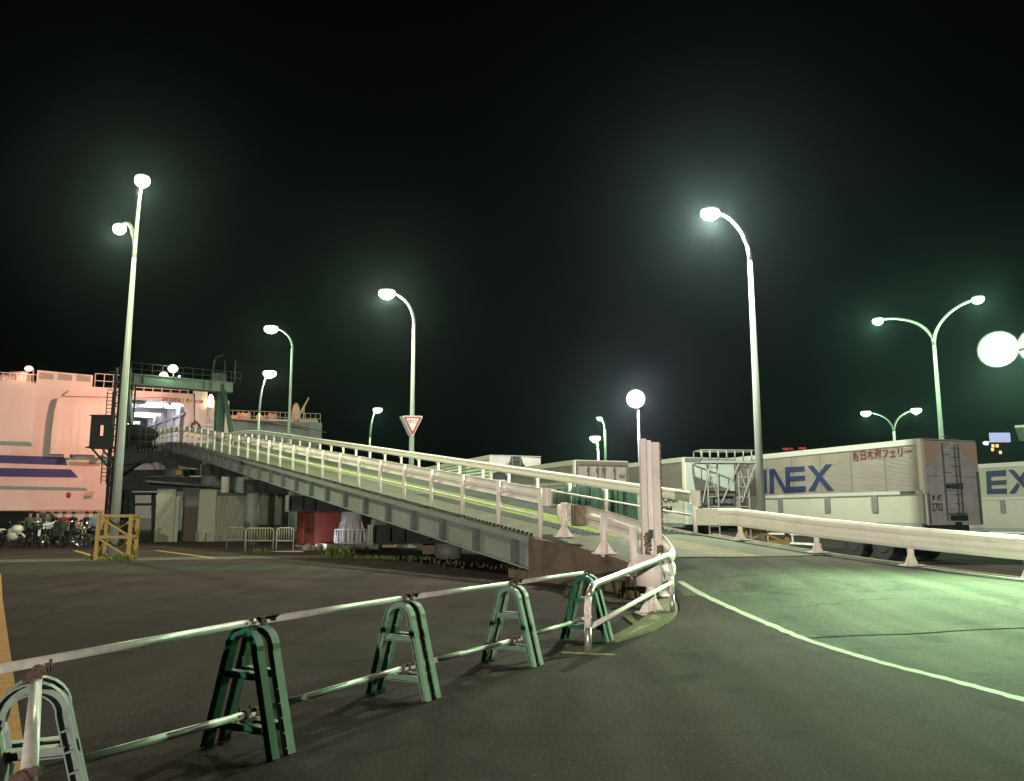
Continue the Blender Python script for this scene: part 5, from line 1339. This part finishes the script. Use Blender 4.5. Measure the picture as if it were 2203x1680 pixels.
# green tarpaulin load
q0, q1 = D(1222,1110,28.6), D(1377,1110,28.6); zt_ = D(1280,1049,28.6)[2]
tl_ = thing('tarpaulin_load', 'dark green tarpaulin draped over a load behind the right ramp rail', 'covered load', (q0[0],28.6,0), math.radians(10))
b = MB(); wv = []; n = 40; WL = q1[0]-q0[0]
ring = [(WL*k/n, -.05*math.sin(k*1.7)-.04*math.sin(k*.9+1)) for k in range(n+1)] + [(WL+.05*math.sin(k*1.3), 2.2*k/16) for k in range(1,17)] + [(WL-WL*k/n, 2.3+.05*math.sin(k*1.9)) for k in range(1,n+1)] + [(.05*math.sin(k*1.5), 2.2-2.2*k/16) for k in range(1,16)]
nr = len(ring); lev = [(0,1.06),(zt_*.5,1.02),(zt_*.92,1.0),(zt_,.94)]
vs = []
for z, s_ in lev:
    for x, y in ring: vs.append((WL/2+(x-WL/2)*s_, 1.1+(y-1.1)*s_, z+(.05*math.sin(x*3)+.04*math.sin(y*4) if z > zt_*.8 else 0)))
b.add(vs, [(i*nr+j, i*nr+(j+1)%nr, (i+1)*nr+(j+1)%nr, (i+1)*nr+j) for i in range(3) for j in range(nr)], 0, True); b.add(vs[-nr:], [tuple(range(nr))])
b.build('sheet', M_tarp, tl_)
b = MB(); 
for x in (WL*.3, WL*.7): b.bx(x-.02,x+.02,-.16,-.12,.2,zt_)
b.build('rope', M_black, tl_)
# far buildings on the right
fb_ = D(2160,960,190.0)
bl = thing('building', 'dark distant building with lit windows and a glowing rooftop billboard', 'building', (fb_[0],190,0))
zr_ = D(2160,952,190)[2]; b = MB(); b.bx(-3.5,5.0,0,14,0,zr_); b.build('wall', M_farwall, bl)
for (px, py) in ((2135,959),(2144,959),(2134,967),(2151,973)):
    q = D(px, py, 190); MB().bx(q[0]-fb_[0]-.3,q[0]-fb_[0]+.3,-.1,-.01,q[2]-.35,q[2]+.35).build('window', E_win, bl)
qa, qb_ = D(2141,949,189), D(2183,929,189)
bd = MB().bx(qa[0]-fb_[0],qb_[0]-fb_[0],1.0,1.4,qa[2],qb_[2]).build('billboard', E_board, bl)
qa, qb_ = D(2141,953.5,189), D(2181,949.5,189); MB().bx(qa[0]-fb_[0],qb_[0]-fb_[0],1.0,1.3,qa[2]-.2,qb_[2]-.05).build('billboard_base', E_board2, bl)
qa = D(2129,952,189); MB().ell((qa[0]-fb_[0],.5,qa[2]), (.9,.3,.5), 12, 6).build('roof_sign', emit('roof sign white', (.8,.85,.95), 1.3), bl)
b = MB()
for dx in (.5,1.8,3.0,4.0): b.tube([(dx,1.2,zr_),(dx,1.2,zr_+5.0)], .06, 5)
b.build('antenna', M_farwall, bl)
fb2 = D(1712,990,170.0); b2 = thing('building', 'low distant building whose red roof lights show above the big trailer', 'building', (fb2[0],170,0))
zr2 = D(1712,968,170)[2]; MB().bx(-8,8,0,12,0,zr2).build('wall', M_farwall, b2)
for k, (px, py, s_) in enumerate(((1686,965,.35),(1692,966,.5),(1699,964.5,.3),(1704,966,.28),(1722,964,.45),(1730,964.5,.5))):
    q = D(px, py, 169.5); MB().ell((q[0]-fb2[0],-.3,q[2]), (s_*1.0,.3,s_*.6), 10, 6).build('roof_light', E_red, b2)
q = D(2178,920,42.0); wg = thing('warehouse', 'pale green gable corner of a tall shelter at the right picture edge', 'building', (q[0]+.4,42.0,0), math.radians(-33))
zq = q[2]; b = MB(); b.prism([(0,0),(9,0),(9,zq),(.1,zq),(.1,zq-.8),(-.0,zq-.8)], lambda a_, c_, d_: (a_+ (zq-c_)*.16 if a_ < 1 else a_, d_, c_), 0, 9); b.build('wall', mat('pale green cladding', (.36,.48,.37), .6), wg)
MB().bx(-.25,9.2,-.2,9.2,zq,zq+.12).build('roof', mat('pale roof edge', (.60,.68,.56)), wg)

# ================================================================== MOTORCYCLES AND RIDERS
def moto(label, loc, rz, mbody, style=0):
    t = thing('motorcycle', label, 'motorcycle', (loc[0],loc[1],0), rz, 'motorcycles waiting by the ship')
    for x, nm in ((.72,0),(-.70,1)):
        b = MB(); r = .31; n = 24
        b.tube([(x+r*math.cos(2*math.pi*k/n), 0, r+r*math.sin(2*math.pi*k/n)) for k in range(n+1)], .065, 8, False, 0, (0,1,0)); wh = b.build('wheel', M_tire, t)
        b = MB(); b.tube([(x+.23*math.cos(2*math.pi*k/n), 0, r+.23*math.sin(2*math.pi*k/n)) for k in range(n+1)], .022, 6, False, 0, (0,1,0))
        for k in range(6): a = math.pi*k/3; b.bar((x,0,r),(x+.22*math.cos(a),0,r+.22*math.sin(a)),.03,.03,(0,1,0))
        b.tube([(x,-.07,r),(x,.07,r)], .05, 10); b.tube([(x,-.085,r),(x,-.075,r)], .13, 16); b.build('rim', M_chrome, wh)
    b = MB(); b.tube([(.72,-.09,.31),(.50,-.09,.86)], .028, 8); b.tube([(.72,.09,.31),(.50,.09,.86)], .028, 8); b.build('fork', M_chrome, t)
    b = MB(); b.tube([(.36,-.36,1.04),(.42,-.28,1.07),(.47,-.08,1.0),(.47,.08,1.0),(.42,.28,1.07),(.36,.36,1.04)], .016, 8); b.build('handlebar', M_black, t)
    b = MB()
    for s_ in (-1,1): b.tube([(.42,s_*.28,1.07),(.44,s_*.36,1.22)], .009, 5); b.ell((.43,s_*.38,1.24), (.02,.07,.045), 8, 5)
    b.build('mirror', M_chrome, t)
    b = MB(); b.ell((.18,0,.80), (.30,.16,.15), 14, 8); b.build('tank', mbody, t)
    b = MB(); b.ell((-.28,0,.78), (.34,.14,.07), 14, 6); b.ell((-.62,0,.84), (.18,.10,.06), 10, 6); b.build('seat', M_black, t)
    b = MB(); b.bx(-.12,.28,-.14,.14,.28,.60); b.tube([(.05,-.2,.42),(.05,.2,.42)], .10, 12); b.tube([(.2,0,.6),(.32,0,.42)], .09, 10); b.build('engine', mat('engine grey', (.10,.10,.10), .4, metal=.6), t)
    MB().tube([(.25,-.15,.32),(-.1,-.18,.26),(-.35,-.2,.32),(-.85,-.21,.46)], [.03,.035,.05,.055], 10).build('exhaust', M_chrome, t)
    b = MB(); b.bar((.45,0,.85),(-.1,0,.62),.05,.07); b.bar((-.1,0,.62),(-.7,0,.31),.05,.06); b.bar((-.1,.07,.55),(-.7,.09,.31),.04,.06); b.build('frame', M_black, t)
    b = MB(); b.tube([(.72+.36*math.cos(math.radians(a)),0,.31+.36*math.sin(math.radians(a))) for a in range(30,160,12)], .05, 8); b.build('front_mudguard', mbody, t)
    hd = MB().ell((.60,0,.94), (.09,.10,.10), 12, 8).build('headlight', M_chrome, t)
    if style == 1:
        b = MB(); b.ell((.48,0,.90), (.30,.24,.22), 14, 8); b.ell((.25,0,.58), (.38,.21,.26), 14, 8); b.ell((-.55,0,.80), (.34,.13,.12), 12, 6); b.build('fairing', mbody, t)
        MB().ell((.50,0,1.10), (.16,.15,.16), 12, 6, 0, None, 0, 1).build('windscreen', M_glass, t)
    if style == 2:
        b = MB(); b.bx(-.95,-.55,-.22,.22,.92,1.22); b.bx(-.85,-.35,-.38,-.2,.55,.85); b.bx(-.85,-.35,.2,.38,.55,.85); b.build('luggage_box', mbody, t)
    return t
m_bw = mat('bike white paint', (.62,.64,.56), .3); m_bk = mat('bike black paint', (.015,.015,.018), .25); m_br = mat('bike dark red paint', (.16,.015,.02), .3); m_bg = mat('bike dark green paint', (.03,.06,.04), .3)
def gp(px, py): q = G(px, py); return (q[0], q[1])
moto('white faired motorcycle at the left picture edge', gp(18,1177), math.radians(-20), m_bw, 1)
moto('dark motorcycle with a pale front next to the white one', gp(95,1178), math.radians(-70), m_bk, 2)
moto('dark green touring motorcycle in the middle of the row', gp(155,1178), math.radians(-15), m_bg, 2)
moto('black motorcycle left of the yellow guard with chrome wheels', gp(205,1176), math.radians(200), m_bk, 0)
moto('dark red motorcycle half hidden behind the dark green one', gp(128,1172), math.radians(-40), m_br, 0)
moto('black motorcycle seen through the yellow guard frame', gp(233,1174), math.radians(-12), m_bk, 0)

base_bike = [o for o in COL.objects if o.get('category') == 'motorcycle' and 'chrome' in o['label']][0]
for lab, px, py, rz in (('black motorcycle squeezed between the white one and the pale fronted one', 58, 1174, -50), ('black motorcycle at the back of the row left of the dark green one', 118, 1171, -80), ('black motorcycle behind the one with chrome wheels', 186, 1171, 160)):
    nb = copy_tree(base_bike); nb.location = (*gp(px, py), 0); nb.rotation_euler = (0, 0, math.radians(rz)); nb['label'] = lab
def person(label, loc, rz, top, trousers, pose='stand', hair=M_hair):
    t_z = 0.0
    J = {}; E = []; Rr = {}
    def j(n, p, r, par=None):
        J[n] = p; Rr[n] = r
        if par: E.append((par, n))
    hip = .93 if pose != 'sit' else .50
    j('pel', (0,0,hip), .15); j('bel', (0,.0,hip+.18), .14, 'pel'); j('che', (0,-.01,hip+.38), .16, 'bel'); j('neck', (0,0,hip+.56), .06, 'che'); j('jaw', (0,-.02,hip+.64), .075, 'neck'); j('head', (0,-.01,hip+.74), .095, 'jaw')
    for s_, n in ((-1,'l'),(1,'r')):
        j(n+'sh', (s_*.19,0,hip+.49), .07, 'che')
        if pose == 'cross': j(n+'el', (s_*.26,-.05,hip+.22), .048, n+'sh'); j(n+'wr', (s_*.05,-.24,hip+.28), .034, n+'el')
        elif pose == 'sit': j(n+'el', (s_*.24,-.10,hip+.24), .048, n+'sh'); j(n+'wr', (s_*.14,-.34,hip+.15), .034, n+'el')
        else: j(n+'el', (s_*.25,.03,hip+.20), .048, n+'sh'); j(n+'wr', (s_*.27,-.05,hip-.05), .034, n+'el')
        j(n+'hip', (s_*.10,0,hip-.05), .105, 'pel')
        if pose == 'sit': j(n+'kn', (s_*.13,-.42,hip+.0), .075, n+'hip'); j(n+'an', (s_*.13,-.45,.09), .045, n+'kn'); j(n+'to', (s_*.14,-.60,.05), .04, n+'an')
        else: j(n+'kn', (s_*.11,-.02,.49), .075, n+'hip'); j(n+'an', (s_*.11,.02,.09), .045, n+'kn'); j(n+'to', (s_*.13,-.15,.05), .04, n+'an')
    names = list(J); idx = {n: i for i, n in enumerate(names)}
    me = bpy.data.meshes.new('body'); me.from_pydata([J[n] for n in names], [(idx[a], idx[b_]) for a, b_ in E], [])
    o = bpy.data.objects.new('body', me); COL.objects.link(o)
    sk = o.modifiers.new('skin', 'SKIN'); sk.use_smooth_shade = True
    for i, n in enumerate(names): me.skin_vertices[0].data[i].radius = (Rr[n], Rr[n]*(.8 if n in ('pel','bel','che') else 1)); 
    me.skin_vertices[0].data[0].use_root = True
    o.modifiers.new('sub', 'SUBSURF').levels = 1
    bpy.context.view_layer.update()
    em = bpy.data.meshes.new_from_object(o.evaluated_get(bpy.context.evaluated_depsgraph_get()))
    COL.objects.unlink(o); bpy.data.objects.remove(o)
    b = MB(); b.v = [tuple(v.co) for v in em.vertices]; b.f = [list(p.vertices) for p in em.polygons]
    for p in em.polygons:
        z = p.center.z; wr = min((p.center-Vector(J['lwr'])).length, (p.center-Vector(J['rwr'])).length)
        an = p.center.z < .12
        mi = 0 if (z > hip+.57 or wr < .06) else (3 if an else (2 if (z < hip+.06 and p.center.y < .2 and (pose != 'sit' or z < hip+.10) and abs(p.center.x) < .22) else 1))
        b.m.append(mi); b.s.append(True)
    # hands: palm, four fingers and a thumb
    for n, s_ in (('l',-1),('r',1)):
        wv_ = Vector(J[n+'wr']); d = (wv_-Vector(J[n+'el'])).normalized(); a_, c_ = frame_of(d)
        b.ell(wv_+d*.055, (.028,.028,.05), 8, 5, 0)
        for k, ln in enumerate((.065,.078,.074,.056)):
            off_ = a_*((k-1.5)*.018); b.tube([wv_+d*.09+off_, wv_+d*(.09+ln*.55)+off_+c_*-.012, wv_+d*(.09+ln)+off_+c_*-.035], [.009,.008,.006], 6)
        b.tube([wv_+d*.04+a_*(s_*.028), wv_+d*.075+a_*(s_*.052), wv_+d*.105+a_*(s_*.05)-c_*.015], [.011,.010,.007], 6)
    hz = hip+.74
    b.ell((0,-.105,hz-.03), (.014,.022,.025), 6, 4); b.ell((-.098,0,hz-.02), (.012,.025,.035), 6, 4); b.ell((.098,0,hz-.02), (.012,.025,.035), 6, 4)
    b.ell((-.035,-.098,hz+.01), (.014,.008,.009), 6, 4, 3); b.ell((.035,-.098,hz+.01), (.014,.008,.009), 6, 4, 3); b.ell((0,-.098,hz-.075), (.026,.008,.007), 6, 4, 4)
    t = b.build('person', [M_skin, top, trousers, M_black, mat('lips', (.28,.10,.08))], None, 0, False)
    t.location = (loc[0], loc[1], 0); t.rotation_euler = (0,0,rz)
    tag(t, label, 'person', 'people waiting with the motorcycles')
    MB().ell((0,.015,hz+.02), (.108,.115,.105), 12, 7, 0, Matrix.Rotation(math.radians(-24),3,'X'), -.15, 1.0).build('hair', hair, t)
    return t
c_blk = mat('cloth black', (.02,.02,.022), .85); c_blue = mat('cloth light blue', (.13,.24,.34), .85); c_red = mat('cloth dark red', (.17,.03,.04), .85); c_grn = mat('cloth green', (.05,.10,.06), .85); c_tan = mat('cloth tan', (.32,.24,.13), .85); c_gry = mat('cloth grey', (.16,.17,.16), .85); c_nav = mat('cloth navy', (.02,.025,.05), .85)
person('person in a light blue top beside the yellow guard frame', gp(199,1171), .4, c_blue, c_nav)
person('broad person in black with arms crossed, standing behind the bikes', gp(153,1168), 0, c_blk, c_nav, 'cross')
person('person in a dark red top standing left of the broad one in black', gp(133,1169), .3, c_red, c_blk)
person('person in black standing before the pale hull, left of the red top', gp(115,1168), -.3, c_blk, c_nav)
person('person in a tan top sitting between the bikes', gp(171,1174), .5, c_tan, c_blk, 'sit')
person('person in dark clothes standing behind the middle motorcycle', gp(97,1168), .2, c_gry, c_blk)
person('person in a pale green top near the white motorcycle', gp(60,1170), .6, c_grn, c_blk)
person('person with crossed arms in dark grey right beside the pale green top', gp(76,1170), -.2, c_gry, c_nav, 'cross')
person('person in navy standing left of the light blue top', gp(182,1169), -.4, c_nav, c_blk)
# dark van behind the bikes
v0 = D(42,1140,52.0); van = thing('parked_van', 'dark van parked behind the motorcycles at the left edge', 'van', (v0[0],52.0,0), math.radians(4))
vh = D(42,1099,52)[2]; b = MB(); pr = [(-2.6,.35),(1.95,.35),(2.05,.9),(1.75,1.05),(1.05,vh-.10),(.7,vh),(-2.3,vh),(-2.55,vh-.15),(-2.65,1.0)]
b.prism(pr, lambda a_, c_, d_: (a_, d_, c_), 0, 1.75); b.build('body', m_bk, van, .04)
for x0, x1 in ((-2.3,-1.4),(-1.3,-.2)): MB().bx(x0,x1,-.012,-.002,1.05,vh-.25).build('window', M_glass, van)
MB().prism([(-.1,1.05),(1.35,1.05),(.85,vh-.25),(-.1,vh-.25)], lambda a_, c_, d_: (a_, d_, c_), -.012, -.002).build('window', M_glass, van)
for x in (-1.7,1.2):
    wh = MB().tube([(x,-.04,.33),(x,.18,.33)], .33, 20).build('wheel', M_tire, van); MB().tube([(x,-.055,.33),(x,-.042,.33)], .2, 16).build('rim', M_chrome, wh)
MB().ell((1.95,.2,.75), (.1,.15,.1), 10, 6).build('headlight', M_glass, van)

# ================================================================== HAZE added to spread a bloom round the lamps
if HAZE > 0:
    hm = bpy.data.materials.new('bloom haze'); hm.use_nodes = True
    nt = hm.node_tree; nt.nodes.remove(nt.nodes['Principled BSDF'])
    pv = nt.nodes.new('ShaderNodeVolumePrincipled'); pv.inputs['Density'].default_value = HAZE; pv.inputs['Color'].default_value = (.62,.90,1.0,1); pv.inputs['Anisotropy'].default_value = 0.86
    nt.links.new(pv.outputs[0], nt.nodes['Material Output'].inputs['Volume'])
    b = MB(); b.bx(-260,330,-65,430,-4,20); ho = b.build('haze', hm); ho['kind'] = 'stuff'
